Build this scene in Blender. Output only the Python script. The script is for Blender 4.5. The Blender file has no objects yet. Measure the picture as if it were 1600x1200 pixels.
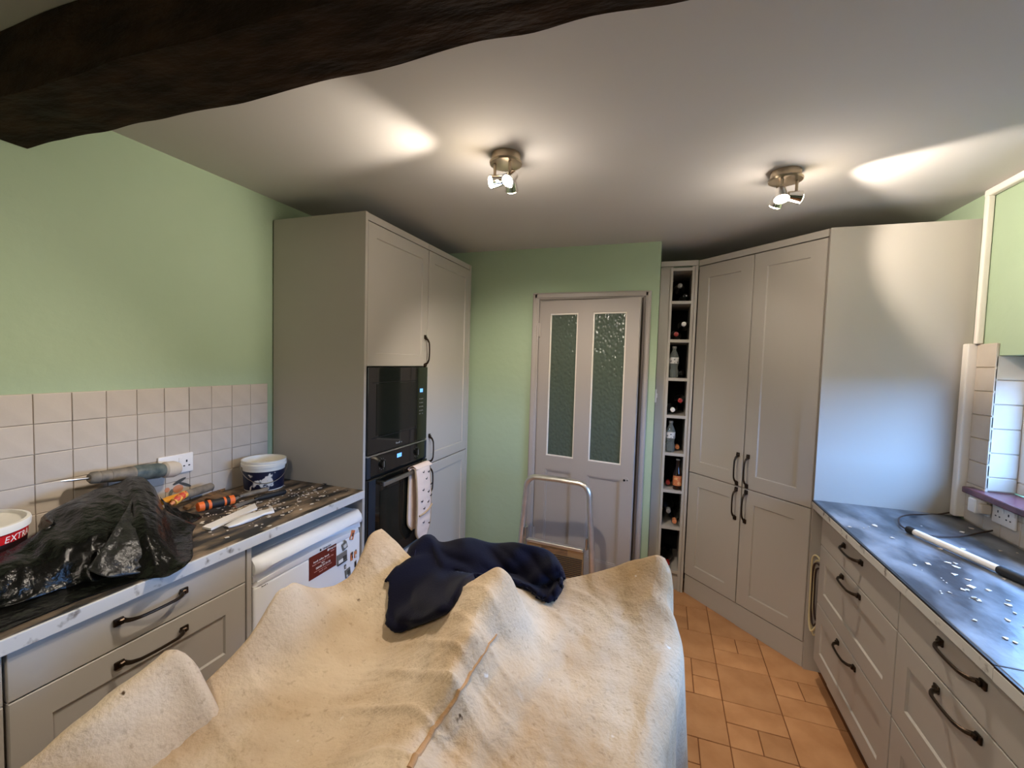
import bpy, bmesh, math, random
from mathutils import Vector, Matrix, noise
import numpy as np
random.seed(7)
PI = math.pi
SC = bpy.context.scene
COL = SC.collection

# ------------------------------------------------------------------ camera
F_PX, YAW, PITCH, ROLL, CAM_H = 688.3, -0.3321, -0.05063, -0.02928, 1.58
def cam_axes():
    f = Vector((math.sin(YAW)*math.cos(PITCH), math.cos(YAW)*math.cos(PITCH), math.sin(PITCH)))
    r = Vector((math.cos(YAW), -math.sin(YAW), 0)); d = f.cross(r)
    c, s = math.cos(ROLL), math.sin(ROLL)
    return c*r + s*d, -s*r + c*d, f
CR, CD, CF = cam_axes()
cam_data = bpy.data.cameras.new('camera')
cam_data.sensor_width = 36; cam_data.lens = F_PX/1600*36; cam_data.clip_start = 0.02
cam = bpy.data.objects.new('camera', cam_data); COL.objects.link(cam)
cam.matrix_world = Matrix(((CR.x, -CD.x, -CF.x, 0), (CR.y, -CD.y, -CF.y, 0), (CR.z, -CD.z, -CF.z, CAM_H), (0, 0, 0, 1)))
SC.camera = cam
def ray(u, v): return CR*(u-800) + CD*(v-600) + CF*F_PX
O = Vector((0, 0, CAM_H))
def onz(u, v, z): d = ray(u, v); return O + d*((z-CAM_H)/d.z)
def onx(u, v, x): d = ray(u, v); return O + d*(x/d.x)
def ony(u, v, y): d = ray(u, v); return O + d*(y/d.y)

# ------------------------------------------------------------------ world, exposure
SC.view_settings.view_transform = 'Standard'; SC.view_settings.look = 'None'
SC.view_settings.gamma = 1; SC.view_settings.use_curve_mapping = False
SC.view_settings.exposure = 1.55
w = bpy.data.worlds.new('sky'); SC.world = w; w.use_nodes = True
bg = w.node_tree.nodes['Background']
wt_ = w.node_tree; wtc = wt_.nodes.new('ShaderNodeTexCoord'); wsx = wt_.nodes.new('ShaderNodeSeparateXYZ'); wrp = wt_.nodes.new('ShaderNodeValToRGB')
wt_.links.new(wtc.outputs['Generated'], wsx.inputs[0]); wt_.links.new(wsx.outputs['Z'], wrp.inputs['Fac']); wt_.links.new(wrp.outputs['Color'], bg.inputs[0])
wrp.color_ramp.elements[0].position = 0.0; wrp.color_ramp.elements[0].color = (0.055, 0.06, 0.05, 1)      # garden below the horizon
wrp.color_ramp.elements[1].position = 0.03; wrp.color_ramp.elements[1].color = (0.23, 0.48, 1.0, 1)        # overcast blue sky above it
bg.inputs[1].default_value = 13.5
def portal(name, loc, size_y, size_z, rot):
    l = bpy.data.lights.new(name, 'AREA'); l.shape = 'RECTANGLE'; l.size = size_y; l.size_y = size_z
    l.cycles.is_portal = True
    o = bpy.data.objects.new(name, l); COL.objects.link(o); o.location = loc; o.rotation_euler = rot
WIN_Y0, WIN_Y1, WIN_Z0, WIN_Z1 = 0.95, 2.485, 1.075, 1.668
portal('window_sky_portal', (1.56, (WIN_Y0+WIN_Y1)/2, (WIN_Z0+WIN_Z1)/2), WIN_Z1-WIN_Z0, WIN_Y1-WIN_Y0, (0, PI/2, 0))
WARM = (1.0, 0.89, 0.76)
LAMP = dict(down=20, side=15, fill=1.5)

# ------------------------------------------------------------------ materials
MATS = {}
def srgb(r, g, b):
    return tuple(((c/255)/12.92 if c/255 <= 0.04045 else ((c/255+0.055)/1.055)**2.4) for c in (r, g, b))
def mat(name, col, rough=0.5, metal=0.0, spec=0.5, noise_scale=None, col2=None, lo=0.35, hi=0.65, detail=4,
        bump=None, bump_scale=40, bump_dist=0.002, trans=0.0, emit=None, estr=0, coat=0, objrand=0, ior=1.45, sheen=0, alpha=1, stretch=None, bump_tex='noise', rough2=None):
    m = bpy.data.materials.new(name); m.use_nodes = True; nt = m.node_tree; p = nt.nodes['Principled BSDF']
    p.inputs['Base Color'].default_value = (*col, 1); p.inputs['Roughness'].default_value = rough
    p.inputs['Metallic'].default_value = metal; p.inputs['Specular IOR Level'].default_value = spec
    p.inputs['Transmission Weight'].default_value = trans; p.inputs['IOR'].default_value = ior
    p.inputs['Coat Weight'].default_value = coat; p.inputs['Sheen Weight'].default_value = sheen
    p.inputs['Alpha'].default_value = alpha
    if emit: p.inputs['Emission Color'].default_value = (*emit, 1); p.inputs['Emission Strength'].default_value = estr
    tc = nt.nodes.new('ShaderNodeTexCoord'); vec = tc.outputs['Object']
    if stretch:
        mp = nt.nodes.new('ShaderNodeMapping'); mp.inputs['Scale'].default_value = stretch
        nt.links.new(vec, mp.inputs['Vector']); vec = mp.outputs['Vector']
    out = None
    if noise_scale:
        n = nt.nodes.new('ShaderNodeTexNoise'); n.inputs['Scale'].default_value = noise_scale; n.inputs['Detail'].default_value = detail
        nt.links.new(vec, n.inputs['Vector'])
        r = nt.nodes.new('ShaderNodeValToRGB'); r.color_ramp.elements[0].position = lo; r.color_ramp.elements[1].position = hi
        r.color_ramp.elements[0].color = (*col, 1); r.color_ramp.elements[1].color = (*(col2 or col), 1)
        nt.links.new(n.outputs['Fac'], r.inputs['Fac']); out = r.outputs['Color']
        if rough2 is not None:
            mr = nt.nodes.new('ShaderNodeMapRange'); mr.inputs['To Min'].default_value = rough; mr.inputs['To Max'].default_value = rough2
            mr.inputs['From Min'].default_value = lo; mr.inputs['From Max'].default_value = hi
            nt.links.new(n.outputs['Fac'], mr.inputs['Value']); nt.links.new(mr.outputs['Result'], p.inputs['Roughness'])
    if objrand:
        oi = nt.nodes.new('ShaderNodeObjectInfo')
        hs = nt.nodes.new('ShaderNodeHueSaturation')
        mr = nt.nodes.new('ShaderNodeMapRange'); mr.inputs['To Min'].default_value = 1-objrand; mr.inputs['To Max'].default_value = 1+objrand
        nt.links.new(oi.outputs['Random'], mr.inputs['Value']); nt.links.new(mr.outputs['Result'], hs.inputs['Value'])
        if out: nt.links.new(out, hs.inputs['Color'])
        else: hs.inputs['Color'].default_value = (*col, 1)
        out = hs.outputs['Color']
    if out: nt.links.new(out, p.inputs['Base Color'])
    if bump:
        if bump_tex == 'voronoi':
            b = nt.nodes.new('ShaderNodeTexVoronoi'); b.feature = 'SMOOTH_F1'; b.inputs['Scale'].default_value = bump_scale; h = b.outputs['Distance']
        else:
            b = nt.nodes.new('ShaderNodeTexNoise'); b.inputs['Scale'].default_value = bump_scale; b.inputs['Detail'].default_value = 6; h = b.outputs['Fac']
        nt.links.new(vec, b.inputs['Vector'])
        bn = nt.nodes.new('ShaderNodeBump'); bn.inputs['Strength'].default_value = bump; bn.inputs['Distance'].default_value = bump_dist
        nt.links.new(h, bn.inputs['Height']); nt.links.new(bn.outputs['Normal'], p.inputs['Normal'])
    MATS[name] = m
    return m
mat('green_paint', srgb(166, 183, 154), 0.75, noise_scale=1.3, col2=srgb(158, 176, 146), bump=0.35, bump_scale=22, bump_dist=0.006, spec=0.25)
mat('ceiling_paint', srgb(200, 195, 190), 0.8, bump=0.2, bump_scale=14, bump_dist=0.004, spec=0.2)
mat('white_paint', srgb(228, 220, 210), 0.5, bump=0.15, bump_scale=30)
mat('cabinet_paint', srgb(180, 173, 164), 0.42, bump=0.05, bump_scale=300, bump_dist=0.0006, spec=0.25)
mat('door_paint', srgb(166, 157, 150), 0.45, bump=0.2, bump_scale=25, bump_dist=0.002)
mat('tile_paint', srgb(196, 183, 168), 0.45, noise_scale=9, col2=srgb(188, 175, 160), bump=0.35, bump_scale=18, bump_dist=0.004, objrand=0.03)
mat('grout', srgb(186, 172, 156), 0.85, bump=0.3, bump_scale=60)
mat('floor_tile', srgb(172, 122, 80), 0.5, noise_scale=7, col2=srgb(200, 150, 106), lo=0.3, hi=0.72, detail=8, bump=0.35, bump_scale=35, bump_dist=0.003, objrand=0.10, spec=0.35)
mat('floor_grout', srgb(122, 76, 42), 0.85)
mat('beam_wood', srgb(40, 30, 22), 0.8, noise_scale=6, col2=srgb(66, 48, 34), lo=0.4, hi=0.75, detail=8, bump=0.9, bump_scale=9, bump_dist=0.02, stretch=(1, 3, 3), spec=0.15)
mat('slate', srgb(52, 55, 60), 0.3, spec=0.8, noise_scale=6, col2=srgb(146, 150, 156), lo=0.40, hi=0.78, detail=10, bump=0.45, bump_scale=30, bump_dist=0.002, stretch=(1.6, 0.8, 1), rough2=0.45)
mat('dusty_slate', srgb(38, 34, 30), 0.5, noise_scale=7, col2=srgb(150, 128, 104), lo=0.42, hi=0.66, detail=9, bump=0.25, bump_scale=20, bump_dist=0.003, stretch=(3, 0.9, 1), rough2=0.85)
mat('edge_strip', srgb(206, 202, 196), 0.5, noise_scale=24, col2=srgb(118, 108, 98), lo=0.6, hi=0.72, detail=6)
mat('black_edge', srgb(18, 18, 20), 0.35)
mat('bronze', srgb(58, 46, 36), 0.35, metal=0.85)
mat('black_glass', srgb(10, 11, 10), 0.06, spec=0.6, coat=0.3)
mat('dark_window', srgb(20, 22, 18), 0.1, spec=0.5)
mat('dark_steel', srgb(52, 62, 76), 0.3, metal=0.6)
mat('steel', srgb(190, 190, 188), 0.28, metal=1.0)
mat('chrome', srgb(225, 222, 218), 0.08, metal=1.0)
mat('brushed_nickel', srgb(176, 160, 138), 0.3, metal=0.9)
mat('aluminium', srgb(226, 222, 214), 0.34, metal=0.9, noise_scale=12, col2=srgb(210, 204, 194))
mat('fridge_white', srgb(236, 234, 232), 0.3, bump=0.04, bump_scale=200)
mat('fridge_grey', srgb(150, 146, 140), 0.5)
mat('maroon', srgb(106, 36, 26), 0.4)
mat('dark_maroon', srgb(58, 18, 14), 0.4)
mat('print_white', srgb(240, 236, 230), 0.5)
mat('print_pink', srgb(206, 150, 140), 0.5)
mat('print_black', srgb(16, 16, 16), 0.4)
mat('print_grey', srgb(130, 130, 128), 0.4)
mat('display_blue', (0.02, 0.05, 0.2), 0.3, emit=(0.12, 0.35, 1.0), estr=0.7)
mat('black_plastic', srgb(9, 9, 7), 0.24, spec=0.42, bump=0.7, bump_scale=24, bump_dist=0.014)
mat('bag_flap', srgb(28, 27, 25), 0.33, spec=0.6, bump=0.8, bump_scale=34, bump_dist=0.012)
mat('tub_white', srgb(232, 226, 214), 0.35, bump=0.1, bump_scale=30)
mat('tub_red', srgb(196, 26, 30), 0.4)
mat('tub_dark', srgb(36, 16, 18), 0.5)
mat('pot_label', srgb(20, 24, 50), 0.4, noise_scale=11, col2=srgb(222, 214, 204), lo=0.585, hi=0.605, detail=6)
mat('wire', srgb(176, 170, 160), 0.3, metal=1.0)
mat('wood_tan', srgb(150, 112, 74), 0.7, noise_scale=12, col2=srgb(96, 72, 50), stretch=(1, 6, 6), bump=0.3)
mat('grey_tool', srgb(92, 86, 78), 0.6, noise_scale=25, col2=srgb(134, 122, 106))
mat('black_rubber', srgb(26, 25, 25), 0.6)
mat('orange_rubber', srgb(226, 104, 34), 0.5)
mat('yellow_plastic', srgb(220, 150, 40), 0.5)
mat('red_print', srgb(196, 70, 50), 0.5, noise_scale=50, col2=srgb(226, 176, 76), lo=0.48, hi=0.54)
mat('teal_tool', srgb(52, 66, 66), 0.5, noise_scale=30, col2=srgb(98, 104, 98))
mat('dusty_white', srgb(190, 176, 158), 0.85, bump=0.5, bump_scale=80)
mat('paper', srgb(226, 224, 224), 0.7, bump=0.2, bump_scale=40)
mat('flake', srgb(214, 200, 182), 0.8)
mat('plastic_white', srgb(230, 224, 218), 0.35)
mat('socket_hole', srgb(14, 13, 13), 0.6)
mat('fruit_orange', srgb(198, 130, 92), 0.5)
mat('leaf_grey', srgb(110, 108, 100), 0.5)
mat('leaf_dark', srgb(70, 68, 62), 0.5)
mat('jacket_fleece', srgb(18, 18, 34), 0.95, spec=0.06, sheen=0.08, bump=0.5, bump_scale=180, bump_dist=0.002)
mat('jacket_seam', srgb(34, 34, 54), 0.9, spec=0.1)
mat('glove_cloth', srgb(226, 206, 192), 0.9, bump=0.4, bump_scale=60, bump_dist=0.003)
mat('glove_trim', srgb(176, 152, 122), 0.9)
mat('glove_bird', srgb(54, 46, 48), 0.9)
mat('bottle_dark', srgb(10, 10, 9), 0.12, spec=0.6)
mat('bottle_brown', srgb(34, 16, 8), 0.1, spec=0.6)
mat('clear_plastic', srgb(214, 222, 216), 0.08, trans=0.85, ior=1.2)
mat('cap_red', srgb(150, 44, 38), 0.35)
mat('cap_white', srgb(220, 214, 206), 0.4)
mat('cap_grey', srgb(120, 116, 110), 0.35)
mat('cork', srgb(206, 130, 84), 0.6)
mat('label_orange', srgb(206, 118, 72), 0.6, noise_scale=40, col2=srgb(224, 170, 110), lo=0.55, hi=0.6)
mat('label_white', srgb(206, 204, 200), 0.6, noise_scale=60, col2=srgb(90, 90, 96), lo=0.58, hi=0.62)
mat('cable_brown', srgb(58, 42, 36), 0.5)
mat('cable_cream', srgb(206, 192, 150), 0.5)
mat('sill_tile', srgb(92, 52, 56), 0.25, noise_scale=10, col2=srgb(122, 76, 84))
mat('window_white', srgb(236, 234, 230), 0.35)
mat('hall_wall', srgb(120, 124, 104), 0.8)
mat('bulb', (1, 0.9, 0.7), 0.3, emit=(1.0, 0.80, 0.52), estr=22)
mat('tread', srgb(176, 146, 104), 0.45, metal=0.5)
mat('tread_dark', srgb(58, 46, 32), 0.6)
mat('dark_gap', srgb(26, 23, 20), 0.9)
# dust sheet: woven cream cotton with faint stains and paint flecks
m = mat('dust_sheet', srgb(210, 190, 164), 0.95, spec=0.08, noise_scale=3.2, col2=srgb(172, 142, 106), lo=0.36, hi=0.68, detail=8, bump=0.6, bump_scale=110, bump_dist=0.005, sheen=0.1)
nt = m.node_tree; p = nt.nodes['Principled BSDF']
old = p.inputs['Base Color'].links[0].from_socket
tcn = [n for n in nt.nodes if n.type == 'TEX_COORD'][0]
def fleck(scale, lo, hi, colour, prev):
    n = nt.nodes.new('ShaderNodeTexNoise'); n.inputs['Scale'].default_value = scale; n.inputs['Detail'].default_value = 3
    nt.links.new(tcn.outputs['Object'], n.inputs['Vector'])
    r = nt.nodes.new('ShaderNodeValToRGB'); r.color_ramp.elements[0].position = lo; r.color_ramp.elements[1].position = hi
    nt.links.new(n.outputs['Fac'], r.inputs['Fac'])
    x = nt.nodes.new('ShaderNodeMix'); x.data_type = 'RGBA'
    nt.links.new(r.outputs['Color'], x.inputs[0]); nt.links.new(prev, x.inputs[6]); x.inputs[7].default_value = (*colour, 1)
    return x.outputs[2]
s1 = fleck(16, 0.74, 0.78, srgb(232, 228, 222), old)
s2 = fleck(22, 0.75, 0.78, srgb(84, 64, 44), s1)
s2 = fleck(70, 0.60, 1.0, srgb(126, 98, 68), s2)
s2 = fleck(9, 0.66, 0.90, srgb(226, 222, 216), s2)
nt.links.new(s2, p.inputs['Base Color'])
# fine wrinkle lines in the sheet
wv = nt.nodes.new('ShaderNodeTexWave'); wv.inputs['Scale'].default_value = 2.6; wv.inputs['Distortion'].default_value = 9; wv.inputs['Detail'].default_value = 3; wv.inputs['Detail Scale'].default_value = 1.2
nt.links.new(tcn.outputs['Object'], wv.inputs['Vector'])
bn0 = [n for n in nt.nodes if n.type == 'BUMP'][0]
bn2 = nt.nodes.new('ShaderNodeBump'); bn2.inputs['Strength'].default_value = 0.5; bn2.inputs['Distance'].default_value = 0.012
nt.links.new(wv.outputs['Fac'], bn2.inputs['Height']); nt.links.new(bn0.outputs['Normal'], bn2.inputs['Normal']); nt.links.new(bn2.outputs['Normal'], p.inputs['Normal'])
mat('crease_shade_brown', srgb(174, 136, 98), 0.95, spec=0.05, bump=0.6, bump_scale=120, bump_dist=0.003)  # warm shade inside the sheet's crease, put into the colour
# obscured glass for the door
mat('obscure_glass', srgb(92, 104, 92), 0.16, trans=0.3, ior=1.5, bump=0.8, bump_scale=60, bump_dist=0.007, bump_tex='voronoi', stretch=(1, 1, 0.75))
# clear window pane: mostly see-through, some gloss
m = bpy.data.materials.new('window_glass'); m.use_nodes = True; nt = m.node_tree; nt.nodes.clear()
o_ = nt.nodes.new('ShaderNodeOutputMaterial'); mx = nt.nodes.new('ShaderNodeMixShader'); tr = nt.nodes.new('ShaderNodeBsdfTransparent'); gl = nt.nodes.new('ShaderNodeBsdfGlossy')
gl.inputs['Roughness'].default_value = 0.02; mx.inputs[0].default_value = 0.06
nt.links.new(tr.outputs[0], mx.inputs[1]); nt.links.new(gl.outputs[0], mx.inputs[2]); nt.links.new(mx.outputs[0], o_.inputs[0]); MATS['window_glass'] = m

# ------------------------------------------------------------------ mesh helpers
def box(bm, x0, x1, y0, y1, z0, z1, bev=0, seg=2):
    r = bmesh.ops.create_cube(bm, size=1)
    vs = r['verts']
    for v in vs: v.co = Vector(((x0+x1)/2+v.co.x*(x1-x0), (y0+y1)/2+v.co.y*(y1-y0), (z0+z1)/2+v.co.z*(z1-z0)))
    if bev:
        es = list({e for v in vs for e in v.link_edges})
        bmesh.ops.bevel(bm, geom=es, offset=bev, segments=seg, affect='EDGES', profile=0.5)
    return bm
def nbox(*a, **k): return box(bmesh.new(), *a, **k)
def tube(bm, pts, r, n=10, cap=True, flat=1.0):
    pts = [Vector(p) for p in pts]; rings = []
    up = Vector((0, 0, 1)); N = len(pts)
    for i, p in enumerate(pts):
        t = (pts[min(i+1, N-1)] - pts[max(i-1, 0)]).normalized()
        a = up if abs(t.dot(up)) < 0.95 else Vector((1, 0, 0))
        if i == 0: s = t.cross(a).normalized()
        else:
            s = (s - t*s.dot(t)).normalized()
        q = s.cross(t)
        rr = r[i] if isinstance(r, (list, tuple)) else r
        rings.append([bm.verts.new(p + s*rr*math.cos(2*PI*k/n) + q*rr*flat*math.sin(2*PI*k/n)) for k in range(n)])
    for a, b in zip(rings, rings[1:]):
        for k in range(n): bm.faces.new((a[k], a[(k+1) % n], b[(k+1) % n], b[k]))
    if cap: bm.faces.new(rings[0][::-1]); bm.faces.new(rings[-1])
    return bm
def lathe(bm, prof, origin=(0, 0, 0), axis=(0, 0, 1), n=24, cap=True):
    """prof: list of (radius, height along axis)"""
    ax = Vector(axis).normalized(); a = Vector((0, 0, 1)) if abs(ax.z) < 0.9 else Vector((1, 0, 0))
    s = ax.cross(a).normalized(); q = ax.cross(s); o = Vector(origin); rings = []
    for (r, h) in prof:
        rings.append([bm.verts.new(o + ax*h + s*r*math.cos(2*PI*k/n) + q*r*math.sin(2*PI*k/n)) for k in range(n)])
    for A, B in zip(rings, rings[1:]):
        for k in range(n): bm.faces.new((A[k], A[(k+1) % n], B[(k+1) % n], B[k]))
    if cap: bm.faces.new(rings[0][::-1]); bm.faces.new(rings[-1])
    return bm
def smooth_path(pts, n=8):
    P = [Vector(p) for p in pts]; out = []
    for i in range(len(P)-1):
        p0, p1, p2, p3 = P[max(i-1, 0)], P[i], P[i+1], P[min(i+2, len(P)-1)]
        for k in range(n):
            t = k/n
            out.append(0.5*((2*p1) + (p2-p0)*t + (2*p0-5*p1+4*p2-p3)*t*t + (3*p1-p0-3*p2+p3)*t**3))
    out.append(P[-1]); return out
def grid(bm, rows, closed=False):
    V = [[bm.verts.new(p) for p in r] for r in rows]
    for a, b in zip(V, V[1:]):
        m = len(a)
        for k in range(m if closed else m-1): bm.faces.new((a[k], a[(k+1) % m], b[(k+1) % m], b[k]))
    return V
def wloc(o):
    v = Vector((0, 0, 0))
    while o: v += o.location; o = o.parent
    return v
def finish(name, bm, m, parent=None, local=False, smooth=False, kind=None, auto=True):
    me = bpy.data.meshes.new(name)
    bmesh.ops.recalc_face_normals(bm, faces=bm.faces)
    bm.to_mesh(me); bm.free()
    me.materials.append(MATS[m])
    co = np.empty(len(me.vertices)*3); me.vertices.foreach_get('co', co); co = co.reshape(-1, 3)
    c = (co.min(0)+co.max(0))/2; c[2] = co[:, 2].min()
    me.vertices.foreach_set('co', (co-c).ravel())
    if smooth:
        me.shade_smooth()
        if auto: 
            try: me.set_sharp_from_angle(angle=math.radians(40))
            except Exception: pass
    o = bpy.data.objects.new(name, me); COL.objects.link(o)
    c = Vector(c)
    if parent: o.parent = parent; o.location = c if local else c - wloc(parent)
    else: o.location = c
    if kind: o['kind'] = kind
    return o
def tag(o, label, cat, group=None):
    o['label'] = label; o['category'] = cat
    if group: o['group'] = group
    return o
def thing(name, label, cat, loc=(0, 0, 0), rz=0, group=None):
    o = bpy.data.objects.new(name, None); COL.objects.link(o); o.location = loc; o.rotation_euler = (0, 0, rz)
    o.empty_display_size = 0.05
    return tag(o, label, cat, group)
def struct(name, bm, m, parent=None, label=None, **k):
    o = finish(name, bm, m, parent, **k)
    if not parent: o['kind'] = 'structure'
    if label: o['label'] = label
    return o
def place(name, mesh, loc, parent=None, rot=(0, 0, 0), scale=None):
    o = bpy.data.objects.new(name, mesh); COL.objects.link(o); o.parent = parent; o.location = loc; o.rotation_euler = rot
    if scale: o.scale = scale
    return o
def text_part(name, s, size, m, parent, origin, right, up, align='CENTER', ext=0.0004, shear=0):
    cu = bpy.data.curves.new(name, 'FONT'); cu.body = s; cu.size = size; cu.align_x = align; cu.extrude = ext; cu.shear = shear; cu.resolution_u = 2
    t = bpy.data.objects.new('tmp', cu); COL.objects.link(t)
    dg = bpy.context.evaluated_depsgraph_get(); me = bpy.data.meshes.new_from_object(t.evaluated_get(dg))
    bpy.data.objects.remove(t); bpy.data.curves.remove(cu)
    R_, U_ = Vector(right).normalized(), Vector(up).normalized(); N_ = R_.cross(U_)
    for v in me.vertices: v.co = Vector(origin) + R_*v.co.x + U_*v.co.y + N_*v.co.z
    bm = bmesh.new(); bm.from_mesh(me); bpy.data.meshes.remove(me)
    return finish(name, bm, m, parent)

# ------------------------------------------------------------------ room shell
XL, XR, YB, ZC, YR = -2.02, 1.355, 3.135, 2.41, -1.7
ALC = -0.055                       # corner where the alcove behind the door wall begins
floor = struct('floor', nbox(XL-0.1, 1.7, YR-0.1, 4.9, -0.06, -0.004), 'floor_grout')
struct('ceiling', nbox(XL-0.1, 1.5, YR-0.1, 4.9, ZC, ZC+0.08), 'ceiling_paint')
wall_left = struct('wall_left', nbox(XL-0.1, XL, YR, YB, 0, ZC), 'green_paint')
DX0, DX1, DZ = -0.885, -0.15, 2.04           # door opening
bm = bmesh.new()
box(bm, XL-0.1, DX0, YB, YB+0.1, 0, ZC); box(bm, DX0, DX1, YB, YB+0.1, DZ, ZC); box(bm, DX1, ALC, YB, YB+0.1, 0, ZC); box(bm, ALC-0.1, ALC, YB+0.1, 3.75, 0, ZC)
wall_back = struct('wall_back', bm, 'green_paint')
struct('wall_alcove', nbox(ALC-0.1, 1.5, 3.75, 3.85, 0, ZC), 'green_paint')
bm = bmesh.new()
WX = 1.56
box(bm, XR, WX, YR, 3.75, 0, WIN_Z0-0.03); box(bm, XR, WX, YR, 3.75, WIN_Z1, ZC)
box(bm, XR, WX, WIN_Y1, 3.75, WIN_Z0-0.03, WIN_Z1); box(bm, XR, WX, YR, WIN_Y0, WIN_Z0-0.03, WIN_Z1)
wall_right = struct('wall_right', bm, 'green_paint')
struct('wall_rear', nbox(XL, XR, YR-0.1, YR, 0, ZC), 'green_paint')
# hall behind the glazed door
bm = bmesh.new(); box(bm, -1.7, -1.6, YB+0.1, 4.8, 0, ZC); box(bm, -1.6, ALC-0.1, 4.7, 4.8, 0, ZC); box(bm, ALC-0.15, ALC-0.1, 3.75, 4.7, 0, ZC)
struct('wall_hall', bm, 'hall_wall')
# windows in the right wall
def window(name, y0, y1, z0, z1):
    wx = 1.45
    bm = bmesh.new()
    for a in ((wx, wx+0.06, y0, y1, z0, z0+0.05), (wx, wx+0.06, y0, y1, z1-0.05, z1), (wx, wx+0.06, y0, y0+0.05, z0+0.05, z1-0.05), (wx, wx+0.06, y1-0.05, y1, z0+0.05, z1-0.05)): box(bm, *a, bev=0.006)
    wd = struct(name, bm, 'window_white'); wd['label'] = 'white framed casement window in the right wall'
    n = 3; step = (y1-y0-0.1)/n
    for i in range(n):
        a = y0+0.05+i*step
        bm = bmesh.new()
        for q in ((a, a+0.035, z0+0.05, z1-0.05), (a+step-0.035, a+step, z0+0.05, z1-0.05), (a+0.035, a+step-0.035, z0+0.05, z0+0.085), (a+0.035, a+step-0.035, z1-0.085, z1-0.05)): box(bm, wx+0.012, wx+0.05, *q)
        finish('sash', bm, 'window_white', wd)
        finish('pane', nbox(wx+0.028, wx+0.032, a+0.035, a+step-0.035, z0+0.085, z1-0.085), 'window_glass', wd)
window('window_1', WIN_Y0, WIN_Y1, WIN_Z0, WIN_Z1)

# floor tiles: modular layout read off the photograph
UX, UY, TX0, TY0 = 0.1255, 0.1362, 0.330, 1.980
tile_mesh = {}
def tile(i, j, w_, h_):
    key = (w_, h_)
    if key not in tile_mesh:
        b = nbox(-w_*UX/2+0.002, w_*UX/2-0.002, -h_*UY/2+0.002, h_*UY/2-0.002, -0.008, 0, bev=0.0016, seg=1)
        me = bpy.data.meshes.new('floor_tile'); b.to_mesh(me); b.free(); me.materials.append(MATS['floor_tile']); tile_mesh[key] = me
    x = TX0+(i+w_/2)*UX; y = TY0+(j+h_/2)*UY
    place('tile', tile_mesh[key], Vector((x, y, random.uniform(-0.0006, 0.0004))) - floor.location, floor)
def S(i, j): tile(i, j, 1, 1); tile(i+1, j, 1, 1)       # pair of singles
def B(i, j): tile(i, j, 2, 2)
def W(i, j): tile(i, j, 2, 1)
def TR(i, j): tile(i, j, 1, 2); tile(i+1, j, 1, 1); tile(i+1, j+1, 1, 1)   # tall left, singles right
def TL(i, j): tile(i+1, j, 1, 2); tile(i, j, 1, 1); tile(i, j+1, 1, 1)     # tall right, singles left
col_a = [(-12, B), (-10, TR), (-8, B), (-6, TL), (-4, B), (-2, TL), (0, B), (2, TR), (4, B), (6, TL), (8, B), (10, W)]
col_b = [(-12, W), (-11, S), (-10, B), (-8, W), (-7, S), (-6, B), (-4, W), (-3, S), (-2, B), (0, S), (1, W), (2, B), (4, W), (5, S), (6, B), (8, S), (9, W), (10, W)]
col_c = [(-12, S), (-11, W), (-10, W), (-9, S), (-8, B), (-6, W), (-5, S), (-4, B), (-2, S), (-1, W), (0, B), (2, W), (3, S), (4, B), (6, W), (7, S), (8, B), (10, W)]
for j, f in col_a: f(-2, j)
for j, f in col_b: f(0, j)
for j, f in col_c: f(2, j)
for ci, c in ((-4, col_b), (-6, col_c), (-8, col_a), (-10, col_b), (-12, col_c)):
    for j, f in c: f(ci, j - (0 if j < 0 else 0))

# ceiling beam, rough hewn
def beam():
    bm = bmesh.new(); x0, x1, y0, y1, z0, z1 = XL+0.002, XR-0.002, 0.69, 0.878, 2.238, ZC-0.002
    prof = []
    for k in range(7): prof.append((y0, z1-(z1-z0)*k/6))
    for k in range(1, 8): prof.append((y0+(y1-y0)*k/7, z0))
    for k in range(1, 7): prof.append((y1, z0+(z1-z0)*k/6))
    rows = []
    for i in range(121):
        x = x0+(x1-x0)*i/120; r = []
        for (y, z) in prof:
            q = Vector((x*2.4, y*5, z*5)); q2 = Vector((x*7, y*3, z*3))
            dz = 0.009*noise.noise(q) + 0.009*noise.noise(q2); dy = 0.012*noise.noise(q+Vector((9, 2, 4)))
            if z > z1-0.005: dz = 0
            if y == y1: dy += 0.012*noise.noise(Vector((x*5, 3, 1)))
            r.append((x, y+dy, z+dz))
        rows.append(r)
    V = grid(bm, rows); bm.faces.new(V[0]); bm.faces.new(V[-1][::-1])
    return tag(finish('ceiling_beam', bm, 'beam_wood', smooth=True), 'rough hewn dark timber beam running across the ceiling', 'beam')
beam()

# wall tiles on the left wall, painted over
T = 0.1035; ytile1 = 1.803; ztop = 1.424; tm = []
for k in range(4):
    b = nbox(-0.006, 0.006, -T/2+0.0008, T/2-0.0008, -T/2+0.0008, T/2-0.0008, bev=0.0022, seg=2)
    for v in b.verts: v.co.x += 0.0012*noise.noise(v.co*18+Vector((k, 0, 0)))
    me = bpy.data.meshes.new('wall_tile'); b.to_mesh(me); b.free(); me.materials.append(MATS['tile_paint']); tm.append(me)
finish('grout_bed', nbox(XL, XL+0.0085, -0.55, ytile1, 0.90, ztop), 'grout', wall_left)
for j in range(5):
    for i in range(22):
        y = ytile1-T*(i+0.5); z = ztop-T*(j+0.5)
        place('tile', random.choice(tm), Vector((XL+0.0065+random.uniform(-0.0008, 0.0012), y, z)) - wall_left.location, wall_left,
              (0, random.uniform(-0.008, 0.008), random.uniform(-0.008, 0.008)))
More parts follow.
